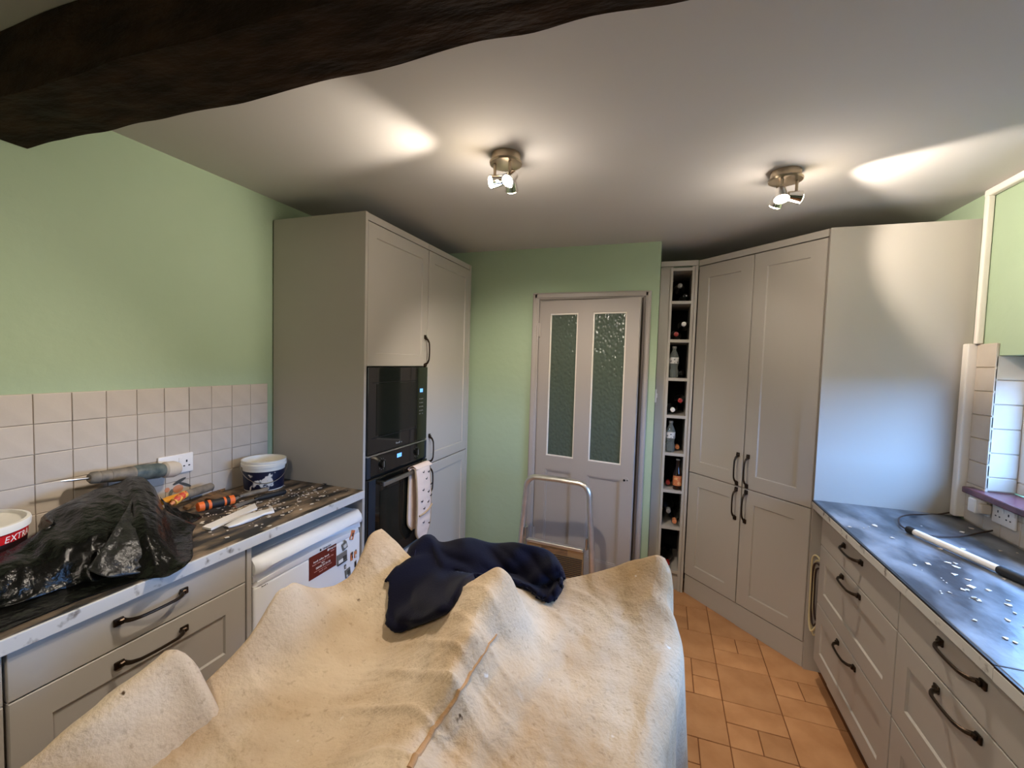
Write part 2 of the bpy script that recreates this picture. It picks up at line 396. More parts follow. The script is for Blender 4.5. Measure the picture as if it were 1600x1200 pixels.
# fruit print on one tile
def disc(bm, c, ry, rz, x, n=16, rot=0):
    vs = []
    for k in range(n):
        a = 2*PI*k/n; yy = ry*math.cos(a); zz = rz*math.sin(a)
        vs.append(bm.verts.new((x, c[0]+yy*math.cos(rot)-zz*math.sin(rot), c[1]+yy*math.sin(rot)+zz*math.cos(rot))))
    f = bm.faces.new(vs); r = bmesh.ops.extrude_face_region(bm, geom=[f])
    for v in r['geom']:
        if isinstance(v, bmesh.types.BMVert): v.co.x += 0.0012
    return bm
p0 = onx(278, 760, XL+0.013)
finish('fruit_print', disc(disc(bmesh.new(), (p0.y+0.0, p0.z-0.010), 0.022, 0.017, XL+0.0135), (p0.y-0.045, p0.z-0.004), 0.010, 0.010, XL+0.0135), 'fruit_orange', wall_left)
finish('leaf_print', disc(disc(bmesh.new(), (p0.y+0.006, p0.z+0.022), 0.030, 0.007, XL+0.0135, rot=0.35), (p0.y+0.03, p0.z+0.002), 0.030, 0.006, XL+0.0138, rot=-0.5), 'leaf_dark', wall_left)
finish('leaf_print', disc(bmesh.new(), (p0.y-0.03, p0.z-0.02), 0.016, 0.007, XL+0.0136, rot=1.2), 'leaf_grey', wall_left)

# tiles on the right wall: column beside the window, under the sill, and the reveal
grt = MATS['grout']
finish('grout_bed', nbox(XR-0.006, XR, WIN_Y1, 2.60, 0.90, 1.722), 'grout', wall_right)
finish('grout_bed', nbox(XR-0.006, XR, 0.2, WIN_Y1, 0.90, WIN_Z0-0.03), 'grout', wall_right)
finish('grout_bed', nbox(XR, 1.45, WIN_Y1-0.006, WIN_Y1, WIN_Z0, WIN_Z1), 'grout', wall_right)
def rtile(x0, x1, y0, y1, z0, z1):
    b = nbox(x0, x1, y0, y1, z0, z1, bev=0.003, seg=2)
    for v in b.verts: v.co += Vector((random.uniform(-0.0008, 0.0008), 0, 0))
    finish('tile', b, 'tile_paint', wall_right)
zz = 1.722
while zz > 0.93:
    z1 = max(zz-0.106, 0.912); rtile(XR-0.012, XR-0.0005, WIN_Y1-0.012, 2.598, z1+0.0015, zz-0.0015); zz = z1
zz = WIN_Z1
while zz > WIN_Z0+0.02:
    z1 = max(zz-0.106, WIN_Z0+0.002); rtile(XR-0.010, 1.449, WIN_Y1-0.012, WIN_Y1-0.0005, z1+0.0015, zz-0.0015); zz = z1
y = WIN_Y1-0.015
while y > 0.3:
    rtile(XR-0.012, XR-0.0005, y-0.1055, y-0.0015, 0.912, 1.008); rtile(XR-0.012, XR-0.0005, y-0.1055, y-0.0015, 1.011, WIN_Z0-0.033); y -= 0.107
struct('window_sill_1', nbox(XR-0.05, 1.45, WIN_Y0+0.002, 2.555, WIN_Z0-0.028, WIN_Z0, bev=0.006), 'sill_tile', label='plum tiled window sill')
# trim: trunking and corner pipe by the tall end panel
struct('trim_1', nbox(XR-0.028, XR-0.002, 2.575, 2.602, 1.722, 2.385, bev=0.005), 'white_paint', label='slim white corner conduit')
struct('trim_2', nbox(XR-0.045, XR-0.002, 2.600, 2.640, 0.918, 1.724, bev=0.006), 'white_paint', label='wide white cable trunking')
struct('trim_3', nbox(XR-0.03, XR-0.001, YR+0.01, 2.602, 2.378, ZC-0.001, bev=0.006), 'white_paint', label='white strip between right wall and ceiling')
struct('baseboard_back', nbox(-1.40, DX0-0.055, YB-0.018, YB-0.001, 0, 0.15, bev=0.005), 'door_paint')

# ------------------------------------------------------------------ door and frame
bm = bmesh.new()
FO0, FO1, FT = -0.932, -0.104, 2.085
for (a, b_, c, d) in ((FO0, DX0+0.004, 0, FT), (DX1-0.004, FO1, 0, FT)):
    box(bm, a, b_, YB-0.022, YB-0.001, c, d, bev=0.006)
    box(bm, a+(0.006 if a < -0.5 else 0.012), b_-(0.012 if a < -0.5 else 0.006), YB-0.030, YB-0.018, c, d-0.006, bev=0.004)
box(bm, DX0+0.004, DX1-0.004, YB-0.022, YB-0.001, DZ-0.004, FT, bev=0.006)
box(bm, DX0-0.03, DX1+0.03, YB-0.030, YB-0.018, DZ+0.006, FT-0.008, bev=0.004)
box(bm, DX0, DX0+0.012, YB-0.001, YB+0.10, 0, DZ); box(bm, DX1-0.012, DX1, YB-0.001, YB+0.10, 0, DZ); box(bm, DX0+0.012, DX1-0.012, YB, YB+0.10, DZ-0.012, DZ)
box(bm, DX1-0.03, DX1-0.012, YB+0.03, YB+0.05, 0, DZ-0.012)
struct('door_frame_1', bm, 'door_paint', label='taupe moulded door frame')
DW, DH, DT = 0.715, 2.015, 0.036
door = thing('door_1', 'taupe half glazed panel door standing ajar', 'door', (DX0+0.013, YB-0.026+0.012, 0.008), -math.radians(9.5))
del door['category']; door['kind'] = 'structure'
# door leaf in local coords: hinge at origin, leaf along +x, front face at y=0 towards camera (-y)
stile, mid0, mid1 = 0.078, 0.290, 0.398
bm = bmesh.new()
def leaf(*a): box(bm, *a, bev=0.003, seg=1)
pz0, pz1, lz0, lz1 = 0.895, 1.925, 0.20, 0.795
for (a, b_, c, d) in ((0, stile, 0, DH), (DW-0.085, DW, 0, DH), (stile, DW-0.085, pz1, DH), (stile, DW-0.085, lz1, pz0), (stile, DW-0.085, 0, lz0), (mid0, mid1, pz0, pz1), (mid0-0.012, mid1+0.0, lz0, lz1)):
    box(bm, a, b_, 0, DT, c, d)
leaf_o = finish('leaf', bm, 'door_paint', door, local=True)
for (a, b_) in ((stile, mid0), (mid1, DW-0.085)):
    finish('pane', nbox(a+0.001, b_-0.001, 0.014, 0.019, pz0+0.001, pz1-0.001), 'obscure_glass', door, local=True)
    bm = bmesh.new()
    for q in ((a, b_, pz0, pz0+0.010), (a, b_, pz1-0.010, pz1), (a, a+0.010, pz0+0.01, pz1-0.01), (b_-0.010, b_, pz0+0.01, pz1-0.01)):
        box(bm, q[0], q[1], 0.004, 0.013, q[2], q[3], bev=0.002, seg=1)
    finish('glazing_bead', bm, 'white_paint', door, local=True)
for (a, b_) in ((stile, mid0-0.012), (mid1, DW-0.085)):
    bm = nbox(a, b_, 0.012, 0.024, lz0, lz1)
    box(bm, a, b_, 0.004, 0.013, lz0, lz0+0.010); box(bm, a, a+0.010, 0.004, 0.013, lz0+0.01, lz1); box(bm, b_-0.010, b_, 0.004, 0.013, lz0+0.01, lz1); box(bm, a+0.01, b_-0.01, 0.004, 0.013, lz1-0.01, lz1)
    finish('lower_panel', bm, 'door_paint', door, local=True)
bm = bmesh.new(); lathe(bm, [(0.022, 0), (0.022, 0.004)], (DW-0.05, 0, 0.80), (0, -1, 0), 18)
lk = finish('lock_plate', bm, 'door_paint', door, local=True)
bm = bmesh.new(); lathe(bm, [(0.008, 0), (0.008, 0.002)], (DW-0.056, -0.004, 0.80), (0, -1, 0), 12); lathe(bm, [(0.004, 0), (0.004, 0.002)], (DW-0.036, -0.004, 0.802), (0, -1, 0), 10)
finish('keyhole', bm, 'socket_hole', door, local=True)
for z in (1.76, 0.25):
    bm = nbox(-0.012, 0.004, -0.008, 0.012, z, z+0.10, bev=0.003); box(bm, -0.012, 0.012, -0.003, 0.0, z, z+0.10)
    finish('hinge', bm, 'door_paint', door, local=True)
# light switch on the alcove return beside the rack
sw = thing('light_switch', 'small white light switch on the wall edge beside the door', 'switch', (ALC+0.0, YB+0.06, 1.33))
finish('plate', nbox(ALC+0.0005, ALC+0.010, YB+0.02, YB+0.10, 1.33, 1.42, bev=0.003), 'plastic_white', sw)
finish('rocker', nbox(ALC+0.010, ALC+0.016, YB+0.05, YB+0.07, 1.36, 1.39, bev=0.002), 'plastic_white', sw)

# ------------------------------------------------------------------ kitchen joinery helpers
def shaker(w_, h_, t=0.02, fr=0.078, rec=0.007, cham=0.004):
    """panel centred on x, from z=0..h, front face at y=-t (towards -y), back at y=0"""
    bm = bmesh.new(); X, Z = w_/2, h_
    def ring(ix, y): return [bm.verts.new(p) for p in ((-X+ix, y, ix), (X-ix, y, ix), (X-ix, y, Z-ix), (-X+ix, y, Z-ix))]
    e = 0.002
    rs = [ring(0, 0), ring(0, -t+e), ring(e, -t), ring(fr, -t), ring(fr+cham, -t+rec), ]
    for a, b_ in zip(rs, rs[1:]):
        for k in range(4): bm.faces.new((a[k], a[(k+1) % 4], b_[(k+1) % 4], b_[k]))
    bm.faces.new(rs[0][::-1]); bm.faces.new(rs[-1]); return bm
def slab(w_, h_, t=0.02): return nbox(-w_/2, w_/2, -t, 0, 0, h_, bev=0.002, seg=2)
def handle_bm(L=0.178):
    bm = bmesh.new(); h = L/2
    pts = smooth_path([(-h+0.010, -0.006, 0), (-h+0.016, -0.020, 0), (-h+0.030, -0.029, 0), (-h*0.5, -0.033, 0), (0, -0.035, 0), (h*0.5, -0.033, 0), (h-0.030, -0.029, 0), (h-0.016, -0.020, 0), (h-0.010, -0.006, 0)], 5)
    n = len(pts); tube(bm, pts, [0.0075-0.003*math.sin(PI*i/(n-1)) for i in range(n)], 8)
    for s in (-1, 1):
        box(bm, s*h-0.013, s*h+0.013, -0.007, 0, -0.011, 0.011, bev=0.003, seg=2)
        box(bm, s*(h-0.004)-0.008, s*(h-0.004)+0.008, -0.014, -0.005, -0.008, 0.008, bev=0.003, seg=1)
    return bm
hb = handle_bm(); HANDLE = bpy.data.meshes.new('handle'); hb.to_mesh(HANDLE); hb.free(); HANDLE.materials.append(MATS['bronze']); HANDLE.shade_smooth()
try: HANDLE.set_sharp_from_angle(angle=math.radians(35))
except Exception: pass
def front(name, parent, w_, h_, x, z, kind='shaker', handle=None, t=0.02, y=0, **k):
    """front panel in parent's local frame, centred at x, bottom z, front facing -y. handle=(dx,dz,'h'|'v') relative to panel centre-bottom"""
    o = finish(name, shaker(w_, h_, t, **k) if kind == 'shaker' else slab(w_, h_, t), 'cabinet_paint', parent, local=True)
    o.location = (x, y-t/2 if False else y-t/2, z); 
    if handle:
        dx, dz, d = handle
        hd = bpy.data.objects.new('handle', HANDLE); COL.objects.link(hd); hd.parent = o
        hd.location = (dx, -t/2, dz); hd.rotation_euler = (0, PI/2 if d == 'v' else 0, 0)
    return o

# --- left run: faces +x. local frame: rot +90deg, local x -> world +y, local -y -> world +x
FX = -1.420
def left_unit(name, label, y0, y1, fronts, top=0.868, plinth=True):
    yc = (y0+y1)/2; t = thing(name, label, 'cabinet', (FX-0.02, yc, 0), PI/2)
    w_ = y1-y0
    finish('carcass', nbox(-w_/2+0.001, w_/2-0.001, 0.002, 0.555, 0.10, top), 'cabinet_paint', t, local=True)
    for (z0, z1, kd) in fronts:
        front('drawer', t, w_-0.004, z1-z0-0.004, 0, z0+0.002, kd, (0, (z1-z0)*0.60 if kd == 'slab' else (z1-z0)-0.050, 'h'))
    finish('plinth', nbox(-w_/2, w_/2, 0.05, 0.066, 0.0, 0.10), 'cabinet_paint', t, local=True)
    return t
LD = [(0.742, 0.866, 'slab'), (0.440, 0.742, 'shaker'), (0.13, 0.440, 'shaker')]
left_unit('drawer_cabinet', 'grey drawer cabinet under the black bag beside the fridge', 0.558, 1.182, LD)
left_unit('drawer_cabinet', 'grey drawer cabinet under the white and red tub', -0.08, 0.554, LD)
tag(finish('end_panel', nbox(-2.0, FX, 1.186, 1.206, 0, 0.868, bev=0.002), 'cabinet_paint'), 'narrow grey end panel between fridge and drawers', 'panel')
wt = thing('worktop', 'dusty dark worktop littered with tools along the tiled wall', 'worktop', (-1.72, 0.6, 0.87))
finish('surface', nbox(XL+0.014, -1.412, -0.6, 1.838, 0.874, 0.910, bev=0.003), 'dusty_slate', wt)
finish('edge_strip', nbox(-1.4119, -1.404, -0.6, 1.838, 0.870, 0.9085, bev=0.002), 'edge_strip', wt)

# fridge
def marks(name, x, yc, z, width, h, m_, parent, pitch=None):
    bm = bmesh.new(); pitch = pitch or h*0.8; n = max(2, int(width/pitch)); y = yc-n*pitch/2
    for k in range(n):
        if k % 6 == 5: continue
        hh = h*(1.0 if k % 4 == 0 else 0.68); box(bm, x, x+0.0004, y+k*pitch, y+k*pitch+pitch*0.68, z, z+hh)
    return finish(name, bm, m_, parent, kind='stuff')
def fridge():
    y0, y1, zt = 1.214, 1.832, 0.812; xf = -1.425
    t = thing('fridge', 'white undercounter fridge with a maroon sticker and magnets', 'fridge', (-1.7, (y0+y1)/2, 0))
    finish('body', nbox(-2.0, xf-0.045, y0, y1, 0.03, 0.79, bev=0.008), 'fridge_white', t)
    finish('base', nbox(-1.95, xf-0.07, y0+0.01, y1-0.01, 0.0, 0.03), 'fridge_grey', t)
    # worktop lid
    finish('lid', nbox(-2.0, xf-0.030, y0, y1, 0.775, zt, bev=0.012, seg=4), 'fridge_white', t, smooth=True)
    dr = finish('door', nbox(xf-0.040, xf+0.004, y0+0.002, y1-0.002, 0.06, 0.700, bev=0.010, seg=3), 'fridge_white', t, smooth=True)
    # door head with sculpted pull: profile swept along y, recess deepest in the middle
    bm = bmesh.new(); rows = []
    N = 40
    for i in range(N+1):
        s = i/N; y = y0+0.002+(y1-y0-0.004)*s; c = math.sin(PI*s)**0.8
        e = 0.016*(1-min(1, min(s, 1-s)/0.035))**2
        d = 0.028*c
        prof = [(xf-0.040, 0.700), (xf+0.004-e*0.4, 0.700), (xf+0.006-e, 0.706), (xf+0.006-e, 0.716+0.012*c), (xf+0.002-d, 0.722+0.016*c), (xf+0.0-d, 0.740+0.02*c), (xf+0.008-d*0.2-e, 0.748+0.022*c), (xf+0.022-e, 0.752+0.020*c), (xf+0.028-e, 0.770), (xf+0.024-e, 0.790), (xf+0.010-e, 0.806), (xf-0.010, zt-0.001), (xf-0.040, zt-0.001)]
        rows.append([(px, y, pz) for px, pz in prof])
    V = grid(bm, rows, closed=True); bm.faces.new(V[0]); bm.faces.new(V[-1][::-1])
    finish('door_head', bm, 'fridge_white', t, smooth=True)
    R_, U_ = (0, 1, 0), (0, 0, 1); fx = xf+0.0045
    st = finish('sticker', nbox(fx, fx+0.001, 1.487, 1.655, 0.600, 0.724), 'maroon', t); st['label'] = 'maroon service sticker with white lettering'
    finish('sticker_band', nbox(fx+0.001, fx+0.0013, 1.590, 1.654, 0.703, 0.7235), 'dark_maroon', t)
    finish('badge', nbox(fx+0.0019, fx+0.0024, 1.548, 1.558, 0.7085, 0.7185), 'print_black', t)
    text_part('brand_lettering', 'Hotpoint', 0.014, 'print_black', t, (fx+0.0022, 1.592, 0.709), R_, U_)
    finish('sticker_logo', nbox(fx+0.001, fx+0.0015, 1.597, 1.606, 0.690, 0.700), 'print_white', t)
    for (s, z, sz, m_, yc) in (('Hotpoint', 0.691, 0.013, 'print_white', 1.630), ('08448 24 24 24', 0.634, 0.014, 'print_white', 1.571)):
        text_part('sticker_text', s, sz, m_, t, (fx+0.0013, yc, z), R_, U_)
    for (yc, z, w_, h_, m_) in ((1.632, 0.679, 0.030, 0.006, 'print_pink'), (1.560, 0.668, 0.10, 0.007, 'print_white'), (1.571, 0.657, 0.13, 0.006, 'print_pink'), (1.571, 0.648, 0.022, 0.006, 'print_white'), (1.571, 0.624, 0.11, 0.004, 'print_pink'), (1.571, 0.613, 0.05, 0.006, 'print_pink')):
        marks('sticker_lines', fx+0.0011, yc, z, w_, h_, m_, t)
    marks('model_marks', fx+0.0008, 1.262, 0.690, 0.03, 0.005, 'print_black', t)
    return xf
xf = fridge()
fx = xf+0.0050
def magnet(name, label, y, z, w_, h_, rot, parts):
    t = thing(name, label, 'magnet', (fx, y, z), 0, 'fridge magnets')
    b = nbox(0, 0.004, -w_/2, w_/2, 0, h_, bev=0.0015)
    bmesh.ops.rotate(b, verts=b.verts, cent=(0, 0, h_/2), matrix=Matrix.Rotation(rot, 3, 'X'))
    finish('backing', b, parts[0], t, local=True)
    for (m_, yy, z0_, ww, hh) in parts[1:]:
        b = nbox(0.0035, 0.006, yy-ww/2, yy+ww/2, z0_, z0_+hh, bev=0.001)
        bmesh.ops.rotate(b, verts=b.verts, cent=(0, 0, h_/2), matrix=Matrix.Rotation(rot, 3, 'X'))
        finish('motif', b, m_, t, local=True)
def mag_at(u, v): q = onx(u, v, fx); return q.y, q.z
y, z = mag_at(550, 836); magnet('fridge_magnet', 'tilted slim tan fridge magnet at the door corner', y, z-0.022, 0.026, 0.046, -0.35, ['label_orange', ('leaf_dark', 0.0, 0.016, 0.008, 0.018), ('cap_white', -0.006, 0.004, 0.01, 0.012)])
y, z = mag_at(538, 852); magnet('fridge_magnet', 'pointed grey green leaf shaped fridge magnet', y, z-0.02, 0.034, 0.036, 0.3, ['leaf_grey', ('label_white', 0, 0.008, 0.022, 0.018), ('leaf_grey', 0.004, 0.034, 0.01, 0.014)])
y, z = mag_at(534, 871); magnet('fridge_magnet', 'wide landscape picture fridge magnet with dark shapes', y, z-0.028, 0.068, 0.052, 0.05, ['cap_grey', ('print_white', -0.012, 0.008, 0.03, 0.016), ('leaf_dark', 0.016, 0.010, 0.024, 0.022), ('print_black', 0, 0.0, 0.066, 0.004)])
y, z = mag_at(549, 869); magnet('fridge_magnet', 'small figure fridge magnet with dark head', y, z-0.022, 0.016, 0.04, 0.0, ['label_orange', ('leaf_dark', 0, 0.030, 0.013, 0.014), ('print_black', 0.002, 0.012, 0.006, 0.014)])
y, z = mag_at(555, 865); magnet('fridge_magnet', 'small pale tan square fridge magnet', y, z-0.02, 0.018, 0.034, 0.0, ['cork', ('cap_white', 0, 0.004, 0.012, 0.014), ('cap_grey', 0, 0.034, 0.008, 0.008)])
y, z = mag_at(539, 885); magnet('fridge_magnet', 'tiny grey teardrop fridge magnet', y, z-0.012, 0.012, 0.022, 0.1, ['cap_grey', ('cap_white', 0, 0.006, 0.005, 0.006)])
y, z = mag_at(543, 893); magnet('fridge_magnet', 'dark green and grey cottage shaped fridge magnet', y, z-0.026, 0.036, 0.042, 0.15, ['leaf_grey', ('leaf_dark', 0.004, 0.012, 0.016, 0.02), ('label_white', -0.01, 0.004, 0.01, 0.012)])
y, z = mag_at(555, 881); magnet('fridge_magnet', 'small black bottle shaped fridge magnet', y, z-0.016, 0.012, 0.03, 0.0, ['print_black', ('cap_grey', 0, 0.024, 0.006, 0.012)])

# --- oven tower and larder (left, tall)
TT = 2.300
tw = thing('oven_tower', 'tall grey oven tower cabinet holding microwave and oven', 'cabinet', (FX-0.02, 2.155, 0), PI/2)
def L(y): return y-2.155
finish('side_panel', nbox(L(1.842), L(1.861), -0.02, 0.572, 0, TT, bev=0.0015), 'cabinet_paint', tw, local=True)
bm = bmesh.new()
box(bm, L(1.861), L(1.875), 0.004, 0.575, 0.10, 2.262); box(bm, L(2.447), L(2.459), 0.004, 0.575, 0.10, 2.262); box(bm, L(1.875), L(2.447), 0.560, 0.575, 0.10, 2.262)
for z in (0.10, 0.448, 1.535, 2.246): box(bm, L(1.875), L(2.447), 0.004, 0.56, z, z+0.012)
finish('carcass', bm, 'cabinet_paint', tw, local=True)
finish('top_filler', nbox(L(1.863), L(2.459), -0.016, 0.01, 2.264, TT, bev=0.0015), 'cabinet_paint', tw, local=True)
front('door', tw, 0.592, 0.722, L(2.160), 1.536, 'shaker', (0.266, 0.092, 'v'), fr=0.066)
front('drawer', tw, 0.592, 0.290, L(2.160), 0.148, 'shaker', (0, 0.24, 'h'))
finish('plinth', nbox(L(1.861), L(2.459), 0.04, 0.056, 0, 0.145), 'cabinet_paint', tw, local=True)
ld = thing('larder_cabinet', 'tall grey larder cabinet beside the oven tower', 'cabinet', (FX-0.02, 2.77, 0), PI/2)
def L2(y): return y-2.77
finish('carcass', nbox(L2(2.463), L2(3.072), 0.002, 0.575, 0.10, 2.262), 'cabinet_paint', ld, local=True)
finish('end_panel', nbox(L2(3.073), L2(3.098), -0.02, 0.575, 0, TT, bev=0.0015), 'cabinet_paint', ld, local=True)
finish('top_filler', nbox(L2(2.461), L2(3.072), -0.016, 0.01, 2.264, TT, bev=0.0015), 'cabinet_paint', ld, local=True)
front('door', ld, 0.604, 1.356, L2(2.767), 0.902, 'shaker', (-0.266, 0.096, 'v'), fr=0.066)
front('door', ld, 0.604, 0.748, L2(2.767), 0.148, 'shaker', (-0.266, 0.748-0.100, 'v'), fr=0.066)
finish('plinth', nbox(L2(2.461), L2(3.072), 0.04, 0.056, 0, 0.145), 'cabinet_paint', ld, local=True)

# microwave
XF = FX+0.002
mw = thing('microwave', 'built in black glass microwave above the oven', 'microwave', (FX-0.2, 2.157, 1.076))
finish('body', nbox(FX-0.42, FX-0.004, 1.885, 2.435, 1.085, 1.50), 'print_black', mw)
finish('front_glass', nbox(FX-0.004, XF+0.006, 1.864, 2.454, 1.077, 1.530, bev=0.002), 'black_glass', mw)
d_ = finish('door_window', nbox(XF+0.006, XF+0.0075, 1.935, 2.325, 1.172, 1.442, bev=0.0007, seg=1), 'dark_window', mw)
bm = bmesh.new()
for a in ((2.327, 2.330, 1.16, 1.452), (1.90, 2.327, 1.16, 1.163), (1.90, 2.327, 1.449, 1.452)): box(bm, XF+0.006, XF+0.0072, *a)
finish('door_outline', bm, 'socket_hole', mw)
finish('display', nbox(XF+0.006, XF+0.0072, 2.366, 2.398, 1.376, 1.398), 'display_blue', mw)
bm = bmesh.new()
for r_ in range(4):
    for c_ in range(3): lathe(bm, [(0.0035, 0), (0.0035, 0.0012)], (XF+0.006, 2.365+c_*0.017, 1.335-r_*0.024), (1, 0, 0), 8)
box(bm, XF+0.006, XF+0.0072, 2.360, 2.376, 1.242, 1.245); box(bm, XF+0.006, XF+0.0072, 2.390, 2.404, 1.242, 1.245)
finish('touch_buttons', bm, 'print_grey', mw)
marks('brand_marks', XF+0.0061, 2.148, 1.098, 0.062, 0.011, 'print_grey', mw)
# oven
ov = thing('oven', 'built in black single oven with glove on its bar handle', 'oven', (FX-0.2, 2.157, 0.462))
finish('body', nbox(FX-0.52, FX-0.004, 1.885, 2.435, 0.465, 1.06), 'print_black', ov)
finish('control_panel', nbox(FX-0.004, XF+0.008, 1.890, 2.430, 0.962, 1.066, bev=0.002), 'black_glass', ov)
for q in ((1.864, 1.8895), (2.4305, 2.454)): finish('side_trim', nbox(FX-0.004, XF+0.008, *q, 0.955, 1.066, bev=0.001), 'dark_steel', ov)
finish('top_trim', nbox(FX-0.004, XF+0.010, 1.864, 2.454, 1.0665, 1.0745, bev=0.001), 'steel', ov)
dv = finish('door', nbox(FX-0.002, XF+0.014, 1.864, 2.454, 0.464, 0.950, bev=0.003), 'black_glass', ov)
finish('door_frame', nbox(XF+0.014, XF+0.0155, 1.868, 1.925, 0.47, 0.945, bev=0.0007, seg=1), 'dark_steel', dv)
finish('door_window', nbox(XF+0.014, XF+0.0155, 1.965, 2.36, 0.53, 0.87, bev=0.0007, seg=1), 'dark_window', dv)
bm = nbox(XF+0.040, XF+0.054, 1.945, 2.415, 0.903, 0.927, bev=0.004)
box(bm, XF+0.014, XF+0.042, 1.96, 1.98, 0.907, 0.923); box(bm, XF+0.014, XF+0.042, 2.38, 2.40, 0.907, 0.923)
finish('handle', bm, 'steel', dv)
for yk in (1.988, 2.335):
    bm = bmesh.new(); lathe(bm, [(0.020, 0), (0.020, 0.004), (0.017, 0.012)], (XF+0.008, yk, 1.012), (1, 0, 0), 20)
    kn = finish('knob', bm, 'black_glass', ov, smooth=True)
    finish('pointer', nbox(XF+0.020, XF+0.022, yk-0.0015, yk+0.0015, 0.996, 1.028), 'print_grey', kn)
    bm = bmesh.new()
    for k in range(9):
        a = PI*0.75+k*PI*1.5/8+PI; lathe(bm, [(0.002, 0), (0.002, 0.0012)], (XF+0.008, yk+0.030*math.sin(a), 1.012+0.030*math.cos(a)), (1, 0, 0), 6)
    finish('dial_marks', bm, 'print_grey', ov)
finish('display', nbox(XF+0.008, XF+0.0092, 2.128, 2.172, 1.018, 1.040), 'display_blue', ov)
# oven glove: quilted double mitt folded over the bar
def glove():
    xh = XF+0.047
    t = thing('oven_glove', 'cream quilted oven glove with dark birds hung over the oven bar', 'oven glove', (xh, 2.32, 0.47))
    def strip(ya, yb, x0, zs, thick, taper):
        bm = bmesh.new(); rows = []
        n = len(zs)
        for i, (z, xx) in enumerate(zs):
            s = i/(n-1); yl = ya+(taper(s)[0]); yr = yb+(taper(s)[1]); r = []
            for k in range(13):
                f = k/12; edge = (1-(2*f-1)**4)
                q = thick*(0.35+0.65*edge)*(0.86+0.14*abs(math.sin(i*PI/4)))
                r.append((xx+q, yl+(yr-yl)*f+0.012*s*s*0, z))
            for k in range(12, -1, -1):
                f = k/12; r.append((xx-thick*0.15, yl+(yr-yl)*f, z))
            rows.append(r)
        V = grid(bm, rows, closed=True); bm.faces.new(V[0]); bm.faces.new(V[-1][::-1]); return bm
    N = 36
    def taper(s):
        e = 0 if s < 0.78 else ((s-0.78)/0.22)**2.2
        return (0.008*s+0.060*e, 0.010*s-0.070*e)
    zs = [(0.932-0.455*i/N, xh+0.012+0.012*math.sin(PI*i/N)-0.004*(i == 0)) for i in range(N+1)]
    f_ = finish('front_pad', strip(2.236, 2.395, xh, zs, 0.020, taper), 'glove_cloth', t, smooth=True)
    def taper2(s):
        e = 0 if s < 0.8 else ((s-0.8)/0.2)**2.2
        return (-0.012*s+0.05*e, 0.02*s-0.06*e)
    zs2 = [(0.932-0.375*i/N, xh-0.020-0.002*math.sin(PI*i/N)) for i in range(N+1)]
    finish('back_pad', strip(2.222, 2.385, xh, zs2, 0.012, taper2), 'glove_cloth', t, smooth=True)
    bm = bmesh.new(); rows = []
    for i in range(13):
        a = PI*i/12; rows.append([(xh-0.004+0.026*math.cos(a)*1.0+ (0.006 if i < 2 else 0), 2.228+(0.175)*k/12+0.010*(1-i/12), 0.926+0.022*math.sin(a)) for k in range(13)])
    for i in range(12, -1, -1):
        a = PI*i/12; rows.append([(xh-0.004+0.016*math.cos(a), 2.228+(0.175)*k/12+0.010*(1-i/12), 0.926+0.010*math.sin(a)) for k in range(13)])
    V = grid(bm, rows); 
    finish('fold', bm, 'glove_cloth', t, smooth=True)
    # binding tape along edges
    bm = bmesh.new()
    tube(bm, smooth_path([(xx+0.006, 2.236+taper(i/N)[0], z) for i, (z, xx) in enumerate(zs) if i % 4 == 0], 4), 0.006, 8)
    tube(bm, smooth_path([(xx+0.006, 2.395+taper(i/N)[1], z) for i, (z, xx) in enumerate(zs) if i % 4 == 0], 4), 0.005, 8)
    tube(bm, smooth_path([(xx+0.004, 2.222+taper2(i/N)[0], z) for i, (z, xx) in enumerate(zs2) if i % 4 == 0], 4), 0.005, 8)
    finish('binding', bm, 'glove_trim', t, smooth=True)
    zb = 0.660; bm = bmesh.new(); tube(bm, smooth_path([(xh+0.040, 2.252, zb-0.01), (xh+0.046, 2.30, zb-0.004), (xh+0.046, 2.35, zb+0.006), (xh+0.040, 2.398, zb+0.022)], 6), 0.006, 8)
    finish('cuff_tape', bm, 'glove_trim', t, smooth=True)
    for (yy, z_, r_) in ((2.30, 0.905, 0.3), (2.33, 0.86, -0.2), (2.36, 0.895, 0.6), (2.29, 0.80, 0.1), (2.35, 0.775, 0.4), (2.385, 0.815, -0.4), (2.275, 0.735, 1.0), (2.345, 0.715, -0.6), (2.378, 0.745, 0.2), (2.30, 0.685, 0.5), (2.30, 0.60, 0.2), (2.37, 0.575, 1.2)):
        bm = bmesh.new(); x_ = xh+0.012+0.012*math.sin(PI*(0.932-z_)/0.455)+0.0195
        pts = [(x_, yy-0.011, z_+0.004*math.sin(r_)), (x_+0.0008, yy, z_-0.004), (x_, yy+0.010, z_+0.006*math.cos(r_))]
        tube(bm, smooth_path(pts, 4), [0.001+0.0028*math.sin(PI*i/8) for i in range(9)], 6)
        finish('bird_print', bm, 'glove_bird', f_)
glove()

